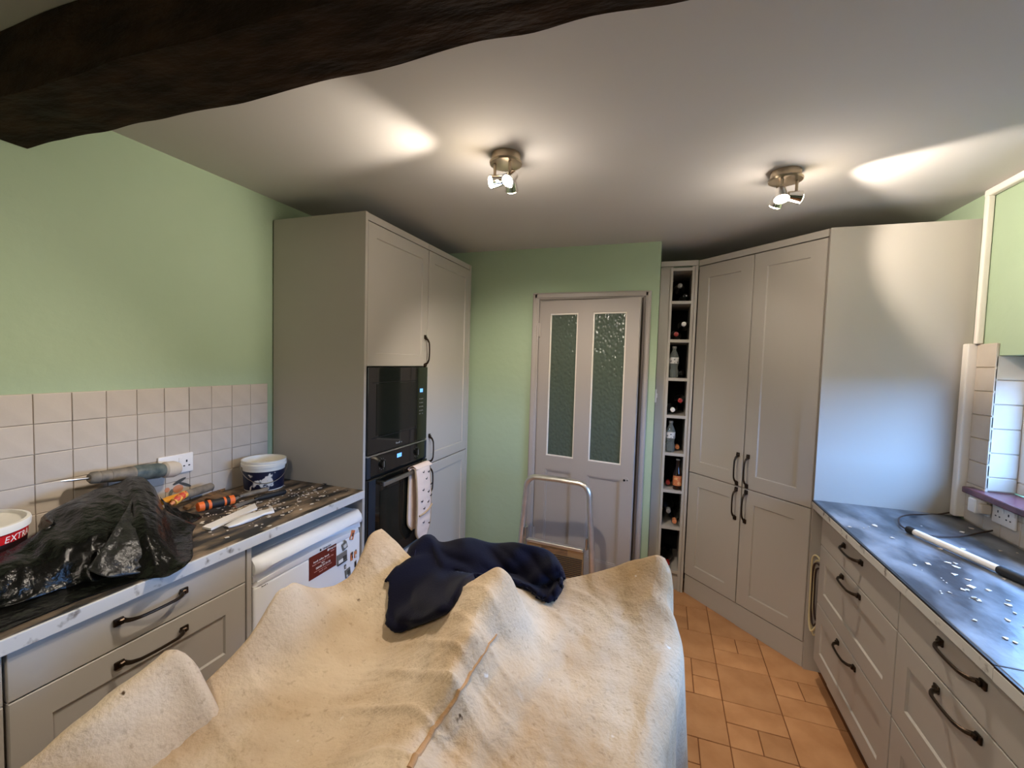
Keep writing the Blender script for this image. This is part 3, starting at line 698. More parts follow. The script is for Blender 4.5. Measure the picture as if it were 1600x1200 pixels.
# ------------------------------------------------------------------ right side: wine rack, corner larder, drawers
rk = thing('wine_rack', 'tall narrow grey wine rack of eight open cells', 'wine rack', (0.09, 3.4, 0))
RX0, RX1, RY0, RY1 = 0.012, 0.168, 3.252, 3.66
CZ = [2.245, 2.020, 1.756, 1.490, 1.230, 0.966, 0.704, 0.444, 0.134]
finish('side', nbox(RX0, RX0+0.016, RY0, RY1, 0.0, 2.265), 'cabinet_paint', rk)
finish('side', nbox(RX1-0.018, RX1, RY0, RY1, 0.0, 2.265), 'cabinet_paint', rk)
finish('post', nbox(0.1695, 0.186, RY0-0.008, RY1, 0, 2.265, bev=0.001), 'cabinet_paint', rk)
finish('filler', nbox(ALC+0.002, RX0-0.001, RY0+0.012, RY0+0.03, 0, 2.265), 'cabinet_paint', rk)
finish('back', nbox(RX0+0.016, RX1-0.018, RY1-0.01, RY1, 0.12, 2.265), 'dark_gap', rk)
finish('plinth', nbox(RX0+0.016, RX1-0.018, RY0+0.02, RY0+0.036, 0, 0.115), 'cabinet_paint', rk)
finish('top_filler', nbox(ALC+0.002, 0.186, RY0-0.008, RY0+0.012, 2.266, TT, bev=0.001), 'cabinet_paint', rk)
for z in CZ: finish('shelf', nbox(RX0+0.016, RX1-0.018, RY0+0.001, RY1-0.01, z-0.010, z+0.010), 'cabinet_paint', rk)
# bottles
cell_names = ['top', 'second', 'third', 'fourth', 'fifth', 'sixth', 'seventh', 'bottom']
BX0, BX1 = RX0+0.017, RX1-0.019
def lying_bottle(cell, dx, dz, cap, capname, label, yoff=0.0, glass='bottle_dark', R=0.037):
    z = CZ[cell+1]+0.0105+R+dz; x = BX0+R+dx; y0 = RY0+0.010+yoff
    t = thing('wine_bottle', label, 'bottle', (x, y0, z-R), 0, 'bottles in the wine rack')
    bm = lathe(bmesh.new(), [(0.013, 0.0), (0.0145, 0.02), (0.0135, 0.07), (0.016, 0.085), (0.030, 0.115), (R, 0.145), (R, 0.285), (R-0.004, 0.292)], (x, y0, z), (0, 1, 0), 20)
    finish('glass', bm, glass, t, smooth=True)
    bm = lathe(bmesh.new(), [(0.0125, -0.004), (0.0152, -0.003), (0.0152, 0.045)], (x, y0-0.0, z), (0, 1, 0), 16)
    finish('cap', bm, cap, t, smooth=True)
def standing_bottle(cell, dx, dy, label, kind):
    z = CZ[cell+1]+0.0105; R = 0.031 if kind == 'clear' else 0.029; x = BX0+R+dx; y = RY0+0.012+R+dy
    t = thing('plastic_bottle' if kind == 'clear' else 'beer_bottle', label, 'bottle', (x, y, z), 0, 'bottles in the wine rack')
    if kind == 'clear':
        prof = [(R*0.8, 0), (R, 0.008), (R, 0.05), (R*0.86, 0.065), (R*0.86, 0.08), (R, 0.095), (R, 0.145), (R*0.8, 0.165), (0.013, 0.19), (0.012, 0.205)]
        finish('body', lathe(bmesh.new(), prof, (x, y, z), n=20), 'clear_plastic', t, smooth=True)
        finish('cap', lathe(bmesh.new(), [(0.0145, 0.205), (0.0145, 0.220)], (x, y, z), n=16), 'cap_grey', t)
        finish('label', lathe(bmesh.new(), [(R+0.0006, 0.100), (R+0.0006, 0.142)], (x, y, z), n=20, cap=False), 'label_white', t, smooth=True)
    else:
        prof = [(R*0.9, 0), (R, 0.006), (R, 0.105), (R*0.85, 0.125), (0.014, 0.155), (0.012, 0.205), (0.0125, 0.212)]
        finish('glass', lathe(bmesh.new(), prof, (x, y, z), n=20), 'bottle_brown', t, smooth=True)
        finish('label', lathe(bmesh.new(), [(R+0.0006, 0.030), (R+0.0006, 0.100)], (x, y, z), n=20, cap=False), 'label_orange', t, smooth=True)
        finish('cap', lathe(bmesh.new(), [(0.014, 0.208), (0.014, 0.216)], (x, y, z), n=16), 'cap_grey', t)
W_ = BX1-BX0-0.074
lying_bottle(0, 0.010, 0.068, 'cap_grey', 'grey', 'dark bottle with grey cap, upper one in the top cell of the wine rack')
lying_bottle(0, W_, 0.0, 'bottle_dark', 'black', 'black capped bottle, lower one in the top cell of the wine rack', 0.02)
lying_bottle(1, W_, 0.070, 'cap_white', 'white', 'dark bottle with white cap, second cell of the wine rack')
lying_bottle(1, 0.0, 0.0, 'cap_red', 'red', 'dark bottle with red cap, second cell of the wine rack')
standing_bottle(2, 0.0, 0.0, 'clear plastic bottle upright beside a dark bottle, third cell of the wine rack', 'clear')
lying_bottle(2, W_, 0.0, 'bottle_dark', 'black', 'dark bottle lying behind the clear one, third cell of the wine rack', 0.078, R=0.032)
lying_bottle(3, W_, 0.066, 'cap_red', 'red', 'dark bottle with red cap, fourth cell of the wine rack', 0.01)
lying_bottle(3, 0.0, 0.0, 'cap_white', 'white', 'dark bottle with white cap, fourth cell of the wine rack')
standing_bottle(4, 0.0, 0.0, 'clear plastic bottle beside a copper capped bottle, fifth cell of the wine rack', 'clear')
lying_bottle(4, W_+0.004, 0.0, 'cork', 'copper', 'bottle with copper cap, fifth cell of the wine rack', 0.075, R=0.030)
standing_bottle(5, W_+0.015, 0.0, 'upright brown bottle with orange label, sixth cell of the wine rack', 'beer')
lying_bottle(5, 0.0, 0.0, 'cap_red', 'red', 'dark bottle with red cap beside the orange label, sixth cell of the wine rack', 0.07, R=0.030)
lying_bottle(6, 0.004, 0.066, 'cap_grey', 'grey', 'dark bottle with grey cap, seventh cell of the wine rack', 0.01)
lying_bottle(6, W_, 0.0, 'cork', 'orange', 'dark bottle with orange cork top, seventh cell of the wine rack')
lying_bottle(7, 0.014, 0.0, 'cap_red', 'red', 'dark bottle with red cap, bottom cell of the wine rack')

# corner larder with diagonal doors; local x runs along the door face
A_, B_ = Vector((0.190, 3.254)), Vector((0.757, 2.662))
ang = math.atan2(B_.y-A_.y, B_.x-A_.x); LEN = (B_-A_).length
cl = thing('corner_larder', 'tall grey corner larder with diagonal double doors', 'cabinet', ((A_.x+B_.x)/2, (A_.y+B_.y)/2, 0), ang)
inv = Matrix.Rotation(-ang, 3, 'Z'); ctr = Vector(((A_.x+B_.x)/2, (A_.y+B_.y)/2, 0))
def loc2(x, y, z=0): return inv @ (Vector((x, y, z)) - ctr)
def prism(pts, z0, z1):
    bm = bmesh.new(); lo = [bm.verts.new(loc2(x, y, z0)) for x, y in pts]; hi = [bm.verts.new(loc2(x, y, z1)) for x, y in pts]
    n = len(pts); bm.faces.new(lo[::-1]); bm.faces.new(hi)
    for k in range(n): bm.faces.new((lo[k], lo[(k+1) % n], hi[(k+1) % n], hi[k]))
    return bm
e = Vector((B_.y-A_.y, -(B_.x-A_.x))).normalized()*-1; off = e*0.021
finish('carcass', prism([(A_.x+off.x+0.006, A_.y+off.y), (B_.x+off.x+0.01, B_.y+off.y+0.012), (1.350, 2.684), (1.350, 3.74), (A_.x+0.002, 3.74)], 0.10, 2.262), 'cabinet_paint', cl, local=True)
finish('end_panel', prism([(0.762, 2.650), (1.352, 2.650), (1.352, 2.676), (0.762, 2.676)], 0.0, TT), 'cabinet_paint', cl, local=True)
dw = LEN/2-0.004
for sx, hx in ((-1, 1), (1, -1)):
    front('door', cl, dw-0.002, 2.256-0.860, sx*LEN/4, 0.860, 'shaker', (hx*(dw/2-0.032), 0.105, 'v'), y=0.02, fr=0.082)
    front('door', cl, dw-0.002, 0.855-0.140, sx*LEN/4, 0.140, 'shaker', (hx*(dw/2-0.032), 0.715-0.105, 'v'), y=0.02, fr=0.082)
    finish('plinth', nbox(sx*LEN/4-LEN/4+0.001, sx*LEN/4+LEN/4-0.001, 0.004+0.004*(sx < 0), 0.020, 0, 0.134, bev=0.001), 'cabinet_paint', cl, local=True)
finish('top_filler', nbox(-LEN/2, LEN/2, 0.0, 0.022, 2.262, TT, bev=0.0015), 'cabinet_paint', cl, local=True)
finish('top_board', prism([(A_.x+0.01, A_.y+0.03), (B_.x+0.03, B_.y+0.02), (1.35, 2.68), (1.35, 3.7), (A_.x+0.01, 3.7)], 2.2625, 2.275), 'cabinet_paint', cl, local=True)

# right base units: face -x. local rot -90: local x -> world -y, local -y -> world -x
RXF = 0.776
def right_unit(label, y0, y1):
    yc = (y0+y1)/2; w_ = y1-y0; t = thing('drawer_cabinet', label, 'cabinet', (RXF+0.02, yc, 0), -PI/2)
    finish('carcass', nbox(-w_/2+0.001, w_/2-0.001, 0.002, 0.545, 0.10, 0.868), 'cabinet_paint', t, local=True)
    for (z0, z1, kd) in ((0.716, 0.864, 'slab'), (0.420, 0.716, 'shaker'), (0.122, 0.420, 'shaker')):
        front('drawer', t, w_-0.004, z1-z0-0.004, 0, z0+0.002, kd, (0, 0.104 if kd == 'slab' else (z1-z0)-0.034, 'h'), fr=0.072)
    finish('plinth', nbox(-w_/2, w_/2, 0.045, 0.06, 0, 0.10), 'cabinet_paint', t, local=True)
    return t
ru = right_unit('grey three drawer cabinet next to the corner larder', 1.787, 2.555)
right_unit('grey three drawer cabinet second along from the corner larder', 1.137, 1.785)
right_unit('grey three drawer cabinet third along from the corner larder', 0.487, 1.135)
finish('infill', nbox(-0.478, -0.386, 0.062, 0.080, 0, 0.868), 'cabinet_paint', ru, local=True)
def worktop_r(label, y0, y1, x0):
    t = thing('worktop', label, 'worktop', (1.05, (y0+y1)/2, 0.87))
    finish('surface', nbox(x0+0.008, XR-0.013, y0, y1, 0.873, 0.910, bev=0.003), 'slate', t)
    finish('edge_strip', nbox(x0, x0+0.0078, y0, y1, 0.871, 0.903, bev=0.002), 'edge_strip', t)
    finish('edge_line', nbox(x0+0.0005, x0+0.0078, y0, y1, 0.9033, 0.9095, bev=0.001), 'black_edge', t)
worktop_r('dark slate worktop carrying the pole, beside the tall end panel', 1.3085, 2.648, 0.753)
worktop_r('dark slate worktop section beyond the joint line', -0.6, 1.3055, 0.751)

# cables in the gap
t = thing('power_cables', 'looped cream and brown cables hanging beside the corner larder', 'cable', (0.80, 2.60, 0.3))
for k, (m_, dx, z1, z0) in enumerate((('cable_cream', 0.0, 0.640, 0.24), ('cable_brown', 0.012, 0.600, 0.27), ('cable_cream', 0.02, 0.615, 0.22), ('cable_brown', 0.03, 0.575, 0.30))):
    xa = 0.770+dx*0.6; bm = bmesh.new()
    pts = [(xa+0.03, 2.562+k*0.002, z1-0.10), (xa+0.015, 2.570, z1-0.02), (xa, 2.59, z1), (xa-0.008, 2.612, z1-0.03), (xa-0.006, 2.622, z1-0.15), (xa-0.004, 2.620, z0+0.06), (xa+0.002, 2.60, z0), (xa+0.02, 2.575, z0+0.05)]
    tube(bm, smooth_path(pts, 6), 0.0045, 8); finish('cable', bm, m_, t, smooth=True)

# pole on the right worktop
def pole():
    a, b_, c = onz(1420, 826, 0.930), onz(1563, 889, 0.930), onz(1640, 925, 0.930)
    d = (b_-a).normalized()
    t = thing('extension_pole', 'white extension pole with black grip lying on the slate worktop', 'pole', (b_.x, b_.y, 0.911))
    L_ = (b_-a).length
    a.z = b_.z = 0.9265; d = (b_-a).normalized()
    finish('tube', lathe(bmesh.new(), [(0.0125, 0.02), (0.0125, L_)], a, d, 18), 'plastic_white', t, smooth=True)
    finish('tip', lathe(bmesh.new(), [(0.006, -0.012), (0.012, -0.006), (0.0145, 0.0), (0.0145, 0.026), (0.012, 0.032)], a, d, 18), 'black_rubber', t, smooth=True)
    pr = [(0.013, L_-0.004), (0.0155, L_), (0.0155, L_+0.01)] + [(0.0145+0.0012*(k % 2), L_+0.015+k*0.012) for k in range(34)] + [(0.015, L_+0.43), (0.010, L_+0.44)]
    finish('grip', lathe(bmesh.new(), pr, a, d, 18), 'black_rubber', t, smooth=True)
pole()
bm = bmesh.new()
pts = [Vector((XR-0.02, 2.622, 0.935))] + [ony(1494, 799, 2.635), ony(1462, 804, 2.630)] + [onz(u, v, 0.917) for u, v in ((1425, 804), (1407, 808), (1405, 817), (1413, 825))]
pts += [onz(1432, 832, 0.9165), onz(1462, 838, 0.9165), onz(1500, 838, 0.9165), onz(1535, 832, 0.916), onz(1560, 828, 0.93), onz(1578, 831, 0.925), onz(1586, 842, 0.918), onz(1588, 850, 0.916)]
tube(bm, smooth_path(pts, 8), 0.0034, 8)
tag(finish('extension_lead', bm, 'cable_brown', smooth=True), 'thin brown lead trailing across the slate worktop from the trunking', 'cable')

# sockets
def socket(label, wall, y, z, w_, nm, holes):
    """wall 'L' faces +x at XL, 'R' faces -x"""
    s = 1 if wall == 'L' else -1; x = (XL+0.0135) if wall == 'L' else (XR-0.0125)
    t = thing('wall_socket', label, 'socket', (x, y, z))
    lo, hi = sorted((x, x+s*0.010)); finish('plate', nbox(lo, hi, y-w_/2, y+w_/2, z, z+0.086, bev=0.004, seg=3), 'plastic_white', t, smooth=True)
    for hy in holes:
        bm = bmesh.new(); a, b_ = sorted((x+s*0.0098, x+s*0.0106))
        box(bm, a, b_, hy-0.003, hy+0.003, z+0.046, z+0.056); box(bm, a, b_, hy-0.015, hy-0.007, z+0.028, z+0.033); box(bm, a, b_, hy+0.007, hy+0.015, z+0.028, z+0.033)
        finish('pin_holes', bm, 'socket_hole', t)
        a, b_ = sorted((x+s*0.0095, x+s*0.0125)); k_ = finish('rocker', nbox(a, b_, hy-0.030*s*0-0.034, hy-0.022, z+0.052, z+0.070, bev=0.001), 'plastic_white', t)
    return t
socket('white double wall socket on the tiles above the fridge worktop', 'L', 1.325, 1.045, 0.146, 0, (1.286, 1.368))
s1_ = socket('white double socket with plug adaptor below the plum sill', 'R', 2.485, 0.975, 0.130, 0, (2.52,))
finish('plug_adaptor', nbox(XR-0.066, XR-0.0225, 2.425, 2.475, 0.985, 1.045, bev=0.005), 'plastic_white', s1_)
finish('plug', nbox(XR-0.058, XR-0.0225, 2.398, 2.4245, 0.992, 1.032, bev=0.005), 'dusty_white', s1_)
socket('white double socket without plugs below the plum sill', 'R', 2.335, 0.968, 0.130, 0, (2.305, 2.365))

# ------------------------------------------------------------------ ceiling spot lights
def spot_lamp(parent, pos, direction, power, size=70, blend=0.35):
    l = bpy.data.lights.new('spot_beam', 'SPOT'); l.energy = power; l.color = WARM; l.spot_size = math.radians(size); l.spot_blend = blend; l.shadow_soft_size = 0.02
    o = bpy.data.objects.new('spot_beam', l); COL.objects.link(o); d = Vector(direction).normalized()
    o.rotation_euler = d.to_track_quat('-Z', 'Y').to_euler(); o.location = Vector(pos)+d*0.012; return o
def fixture(label, cx, cy, heads, fill):
    t = thing('ceiling_spotlight', label, 'ceiling light', (cx, cy, ZC-0.05), 0, 'chrome three spot ceiling lights')
    finish('mounting', lathe(bmesh.new(), [(0.058, ZC-0.028), (0.058, ZC-0.0005)], (cx, cy, 0), n=32), 'brushed_nickel', t, smooth=True)
    finish('base_plate', lathe(bmesh.new(), [(0.030, ZC-0.046), (0.064, ZC-0.040), (0.066, ZC-0.032), (0.060, ZC-0.028)], (cx, cy, 0), n=32), 'brushed_nickel', t, smooth=True)
    for (sx, sy, dirv, pw, size, bl) in heads:
        d = Vector(dirv).normalized(); piv = Vector((cx+sx, cy+sy, ZC-0.090))
        st = finish('stem', tube(bmesh.new(), [(cx+sx, cy+sy, ZC-0.040), piv], 0.006, 10), 'brushed_nickel', t, smooth=True)
        c = piv - d*0.004 + Vector((0, 0, -0.022))
        hd = finish('head', lathe(bmesh.new(), [(0.010, -0.034), (0.019, -0.030), (0.023, -0.008), (0.027, 0.016), (0.0285, 0.020), (0.025, 0.020)], c, d, 24), 'chrome', t, smooth=True)
        lens = c + d*0.020
        bl_o = finish('bulb', lathe(bmesh.new(), [(0.022, -0.003), (0.023, 0.002), (0.018, 0.006), (0.008, 0.008)], lens, d, 24), 'bulb', t, smooth=True)
        spot_lamp(t, lens+d*0.012, d, pw, size, bl)
    l = bpy.data.lights.new('spill_light', 'POINT'); l.energy = fill; l.color = WARM; l.shadow_soft_size = 0.05
    o = bpy.data.objects.new('spill_light', l); COL.objects.link(o); o.location = (cx, cy, ZC-0.20)
fixture('chrome three spot ceiling light near the oven tower', -0.64, 1.70,
        [(-0.036, -0.026, (-0.80, -0.52, -0.24), LAMP['side']*0.65, 95, 0.5), (0.030, -0.034, (-0.30, -0.68, -0.70), LAMP['down'], 100, 0.7), (0.012, 0.042, (-0.10, 0.58, -0.75), LAMP['down'], 100, 0.7)], LAMP['fill'])
fixture('chrome three spot ceiling light near the corner larder', 0.445, 2.157,
        [(-0.02, -0.038, (0.05, -0.35, -0.92), LAMP['down']*0.85, 85, 0.6), (0.040, -0.010, (0.88, 0.20, -0.12), LAMP['side'], 80, 0.4), (-0.02, 0.038, (-0.3, 0.5, -0.8), LAMP['down']*0.12, 110, 0.6)], LAMP['fill'])
fixture('added unseen chrome three spot ceiling light behind the timber beam', -0.3, -0.5,  # unseen fixture, added to light the camera side of the room
        [(-0.036, -0.026, (-0.7, 0.2, -0.7), LAMP['down']*0.4, 110, 0.6), (0.036, -0.02, (0.6, 0.3, -0.7), LAMP['down']*0.4, 110, 0.6), (0.0, 0.042, (0, 0.6, -0.75), LAMP['down']*0.4, 110, 0.6)], LAMP['fill']*0.6)

# ------------------------------------------------------------------ folded step ladder against the door
def ladder():
    cx, cy = -0.625, 2.79; rz = math.radians(-5)
    t = thing('step_ladder', 'folded aluminium step ladder standing in front of the glazed door', 'step ladder', (cx, cy, 0), rz)
    h, W2 = 0.822, 0.215; WB = 0.262
    def loop(W2, WB, top, rad, y, bottom=0.0):
        pts = [(-WB, y, bottom), (-WB*0.6-W2*0.4, y, top*0.45), (-W2-0.004, y, top-rad-0.06), (-W2, y, top-rad)]
        for k in range(1, 8):
            a = PI/2*k/8; pts.append((-W2+rad*(1-math.cos(a)), y, top-rad+rad*math.sin(a)))
        pts.append((-W2+rad, y, top))
        mid = [(0, y, top+0.003)]
        r = [(-x, yy, z) for (x, yy, z) in pts[::-1]]
        return pts+mid+r
    finish('handle_frame', tube(bmesh.new(), loop(W2, WB, h, 0.075, -0.012), 0.026, 12, flat=0.7), 'aluminium', t, local=True, smooth=True)
    # rear leg tubes, pinched flat ends at the pivots
    for s in (-1, 1):
        pts = [(s*(WB+0.004), 0.026, 0.0), (s*(W2+0.030), 0.026, 0.30), (s*(W2+0.022), 0.022, 0.44), (s*(W2+0.012), 0.010, 0.475)]
        finish('rear_leg', tube(bmesh.new(), pts, [0.012, 0.012, 0.010, 0.005], 10), 'aluminium', t, local=True, smooth=True)
        finish('hinge_bracket', nbox(s*(W2-0.006)-0.006, s*(W2-0.006)+0.006, -0.030, 0.012, 0.40, 0.475, bev=0.003), 'steel', t, local=True)
        finish('foot', nbox(s*WB-0.018, s*WB+0.018, -0.03, 0.045, -0.0, 0.03, bev=0.004), 'black_rubber', t, local=True)
    for z0, z1 in ((0.185, 0.405), (0.03, 0.165)):
        w_ = W2-0.022
        tr = finish('tread', nbox(-w_, w_, -0.030, -0.004, z0, z1-0.022, bev=0.003), 'tread', t, local=True)
        finish('tread_lip', nbox(-w_, w_, -0.040, -0.002, z1-0.021, z1, bev=0.005, seg=3), 'aluminium', t, local=True)
        zz = z1-0.075 if z0 > 0.1 else z1-0.04
        while zz > z0+0.01:
            finish('rib', nbox(-w_+0.006, w_-0.006, -0.0345, -0.029, zz, zz+0.006, bev=0.001, seg=1), 'tread_dark', tr, local=True).location -= tr.location
            zz -= 0.0125
        if z0 > 0.1:
            pl = finish('name_plate', nbox(-0.09, 0.09, -0.0325, -0.0295, z1-0.062, z1-0.030, bev=0.001, seg=1), 'wood_tan', tr, local=True); pl.location -= tr.location
ladder()

# ------------------------------------------------------------------ dust sheet over the table
class TPS:
    """tent-like interpolation: cones at the posts, slack between them, like cloth under tension"""
    def __init__(s, P, Z, reg=1e-3, c=0.018):
        s.c = c; P = np.array(P); n = len(P)
        K = -s.k(P, P)-reg*np.eye(n); Q = np.c_[np.ones(n), P]
        A = np.block([[K, Q], [Q.T, np.zeros((3, 3))]]); s.P = P; s.w = np.linalg.solve(A, np.r_[np.array(Z), 0, 0, 0])
    def k(s, X, P): return np.sqrt(((X[:, None]-P[None])**2).sum(2)+s.c**2)
    def __call__(s, X):
        X = np.atleast_2d(X); return -s.k(X, s.P)@s.w[:-3]+np.c_[np.ones(len(X)), X]@s.w[-3:]
left_px = [(150, 1195, 0.775), (300, 1085, 0.815), (380, 1006, 0.875), (424, 940, 0.94), (436, 922, 0.958), (456, 910, 0.965), (500, 919, 0.888), (525, 914, 0.872), (550, 896, 0.892), (570, 858, 0.945), (580, 834, 0.978), (596, 826, 0.982)]
far_px = [(596, 826, 0.982), (614, 842, 0.955), (642, 870, 0.915), (700, 896, 0.880), (760, 905, 0.862), (820, 908, 0.855), (878, 905, 0.860), (965, 884, 0.902), (1005, 872, 0.945), (1026, 867, 0.965)]
right_px = [(1030, 869, 0.965), (1030, 900, 0.915), (1024, 930, 0.880), (1036, 965, 0.835), (1042, 1001, 0.805), (1030, 1055, 0.785), (1014, 1110, 0.772), (996, 1199, 0.762)]
LB = [Vector((-0.86, 0.12, 0.76)), Vector((-0.90, 0.30, 0.765))] + [onz(*q) for q in left_px]
FB = [onz(*q) for q in far_px]
RB = [onz(*q) for q in right_px] + [Vector((0.0, 0.55, 0.757)), Vector((0.0, 0.12, 0.755))]
inner = [(780, 886, 1.000), (772, 905, 0.985), (765, 935, 0.965), (740, 990, 0.940), (709, 1058, 0.912), (640, 1190, 0.868),
         (800, 905, 0.970), (822, 955, 0.868), (841, 1021, 0.818), (870, 1078, 0.792), (899, 1198, 0.770), (775, 1000, 0.888), (745, 1075, 0.858), (700, 1170, 0.822), (810, 1100, 0.815), (790, 1195, 0.790),
         (930, 1000, 0.800), (960, 930, 0.852), (915, 930, 0.846), (1000, 995, 0.802), (1000, 930, 0.868), (950, 1100, 0.773), (960, 1190, 0.762),
         (640, 965, 0.822), (620, 1000, 0.792), (570, 960, 0.822), (560, 1050, 0.774), (500, 1000, 0.824), (480, 1100, 0.778), (430, 1040, 0.822), (360, 1120, 0.796), (450, 1180, 0.770), (300, 1180, 0.776), (560, 1150, 0.792), (650, 1080, 0.846), (690, 1000, 0.890)]
IN = [onz(*q) for q in inner] + [Vector((-0.42, 1.40, 0.872)), Vector((-0.55, 0.30, 0.765)), Vector((-0.32, 0.30, 0.82)), Vector((-0.15, 0.3, 0.762)), Vector((-0.7, 0.2, 0.76)), Vector((-0.3, 0.12, 0.785))]
allp = LB+FB+RB+IN
tps = TPS([(p_.x, p_.y) for p_ in allp], [p_.z for p_ in allp], -2e-3)
def resample(P, n, k=10):
    q = smooth_path(P, k); L_ = [0]
    for a, b_ in zip(q, q[1:]): L_.append(L_[-1]+(Vector((b_.x, b_.y))-Vector((a.x, a.y))).length + 1e-9)
    out = []; j = 0
    for i in range(n+1):
        t = L_[-1]*i/n
        while j < len(L_)-2 and L_[j+1] < t: j += 1
        f = (t-L_[j])/(L_[j+1]-L_[j]); out.append(q[j].lerp(q[j+1], min(max(f, 0), 1)))
    return out
def on_sheet(u, v, lift=0.0):
    zs = np.linspace(1.08, 0.70, 500); P_ = [onz(u, v, z) for z in zs]
    h = tps([(q.x, q.y) for q in P_]); k = next((k for k in range(500) if zs[k] <= h[k]), 499)
    p_ = P_[k].copy(); p_.z += lift; return p_
CREASE_LINE = [on_sheet(*q) for q in ((778, 985), (748, 1030), (720, 1076), (690, 1120), (660, 1164), (640, 1196))]
CREASE_LINE.append(CREASE_LINE[-1]*2-CREASE_LINE[-2]); CREASE_XY = [Vector((q.x, q.y)) for q in smooth_path(CREASE_LINE, 4)]
def crease(x, y):
    q = Vector((x, y)); d = min((q-a_).length for a_ in CREASE_XY)
    z = -0.004*math.exp(-(d/0.012)**2)
    a1 = y*10+x*2.5+2.2*noise.noise(Vector((x*2.2, y*2.2, 3))); m1 = max(0, noise.noise(Vector((x*3.1, y*3.1, 9)))+0.35)
    z += 0.009*m1*max(0, 1-abs(math.sin(a1*PI))*2.2)**1.5
    a2 = y*23-x*5+2.6*noise.noise(Vector((x*3.2, y*3.2, 13))); m2 = max(0, noise.noise(Vector((x*4.1, y*4.1, 19)))+0.25)
    z += 0.005*m2*max(0, 1-abs(math.sin(a2*PI))*2.0)**1.5
    return z
def sheet():
    NS, NT = 170, 210
    left = resample(LB, NT); right = resample(RB[::-1], NT); far = resample(FB, NS)
    near = [left[0].lerp(right[0], i/NS) for i in range(NS+1)]
    XY = np.zeros((NT+1, NS+1, 2))
    for j in range(NT+1):
        t = j/NT
        for i in range(NS+1):
            s = i/NS
            p_ = (1-s)*left[j]+s*right[j]+(1-t)*near[i]+t*far[i]-((1-s)*(1-t)*left[0]+s*(1-t)*right[0]+(1-s)*t*left[-1]+s*t*right[-1])
            XY[j, i] = (p_.x, p_.y)
    Z = tps(XY.reshape(-1, 2)).reshape(NT+1, NS+1)
    bm = bmesh.new(); V = []
    for j in range(NT+1):
        r = []
        for i in range(NS+1):
            x, y = XY[j, i]; z = Z[j, i]
            q = Vector((x, y, 0))
            ed = min(i, NS-i, j, NT-j)/12; ed = min(1, ed)
            z += ed*crease(x, y)
            z += ed*(0.0035*noise.noise(Vector((x*9+y*5, y*16-x*9, 2))) + 0.002*noise.noise(q*34))
            # shade of the crease beside the middle ridge is a separate brown strip
            r.append(bm.verts.new((x, y, z)))
        V.append(r)
    for a, b_ in zip(V, V[1:]):
        for k in range(NS): bm.faces.new((a[k], a[k+1], b_[k+1], b_[k]))
    # hanging sides
    loop = [V[j][0] for j in range(NT+1)] + [V[NT][i] for i in range(1, NS+1)] + [V[j][NS] for j in range(NT-1, -1, -1)] + [V[0][i] for i in range(NS-1, 0, -1)]
    n = len(loop); cen = Vector((-0.45, 0.75, 0)); prev = loop
    P = [Vector((v.co.x, v.co.y, 0)) for v in loop]; nor = []
    for k in range(n):
        tg = P[(k+6) % n]-P[(k-6) % n]; nn = Vector((-tg.y, tg.x, 0)).normalized()
        if nn.dot(P[k]-cen) < 0: nn = -nn
        nor.append(nn)
    sm = []
    for k in range(n):
        a = Vector((0, 0, 0))
        for d in range(-8, 9): a += nor[(k+d) % n]
        sm.append(a.normalized())
    arc = 0; arcs = []
    for k in range(n):
        arcs.append(arc); arc += (P[(k+1) % n]-P[k]).length
    top = [v.co.z for v in loop]
    floor_z = 0.012
    for st in range(1, 22):
        f = st/21; ring = []
        for k in range(n):
            right_side = max(0, sm[k].x)
            drop = (1-(1-f)**1.0)
            if st <= 4: out = (0.016+0.040*right_side)*math.sin(PI/2*st/4); z = top[k]-(0.010+0.02*(1-math.cos(PI/2*st/4)))*st/1.6*0.8
            else:
                g = (st-4)/17; z4 = top[k]-(0.010+0.02)*4/1.6*0.8; z = z4+(floor_z-z4)*g
                wv = 0.022*math.sin(arcs[k]*19+1.3)+0.012*math.sin(arcs[k]*37+0.4)
                out = 0.016+0.040*right_side+0.030*g+wv*min(1, g*1.6)
            c = P[k]+sm[k]*out; ring.append(bm.verts.new((c.x, c.y, max(z, floor_z))))
        for k in range(n): bm.faces.new((prev[k], prev[(k+1) % n], ring[(k+1) % n], ring[k]))
        prev = ring
    return bm
ds = thing('dust_sheet', 'cream cotton dust sheet draped over the table in peaks', 'dust sheet', (-0.45, 0.8, 0.0))
finish('cloth', sheet(), 'dust_sheet', ds, smooth=True, auto=False)
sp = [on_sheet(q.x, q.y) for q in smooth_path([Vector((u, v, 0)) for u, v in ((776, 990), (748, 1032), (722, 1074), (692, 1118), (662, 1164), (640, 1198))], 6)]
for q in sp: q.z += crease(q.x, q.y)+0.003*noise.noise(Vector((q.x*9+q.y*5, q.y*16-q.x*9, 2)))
finish('crease_shade', tube(bmesh.new(), [q+Vector((0, 0, 0.0015)) for q in sp], [0.0022+0.0040*min(1, k/24) for k in range(len(sp))], 8, flat=0.6), 'crease_shade_brown', ds, smooth=True)  # brown strip painted in as the shaded side of the crease
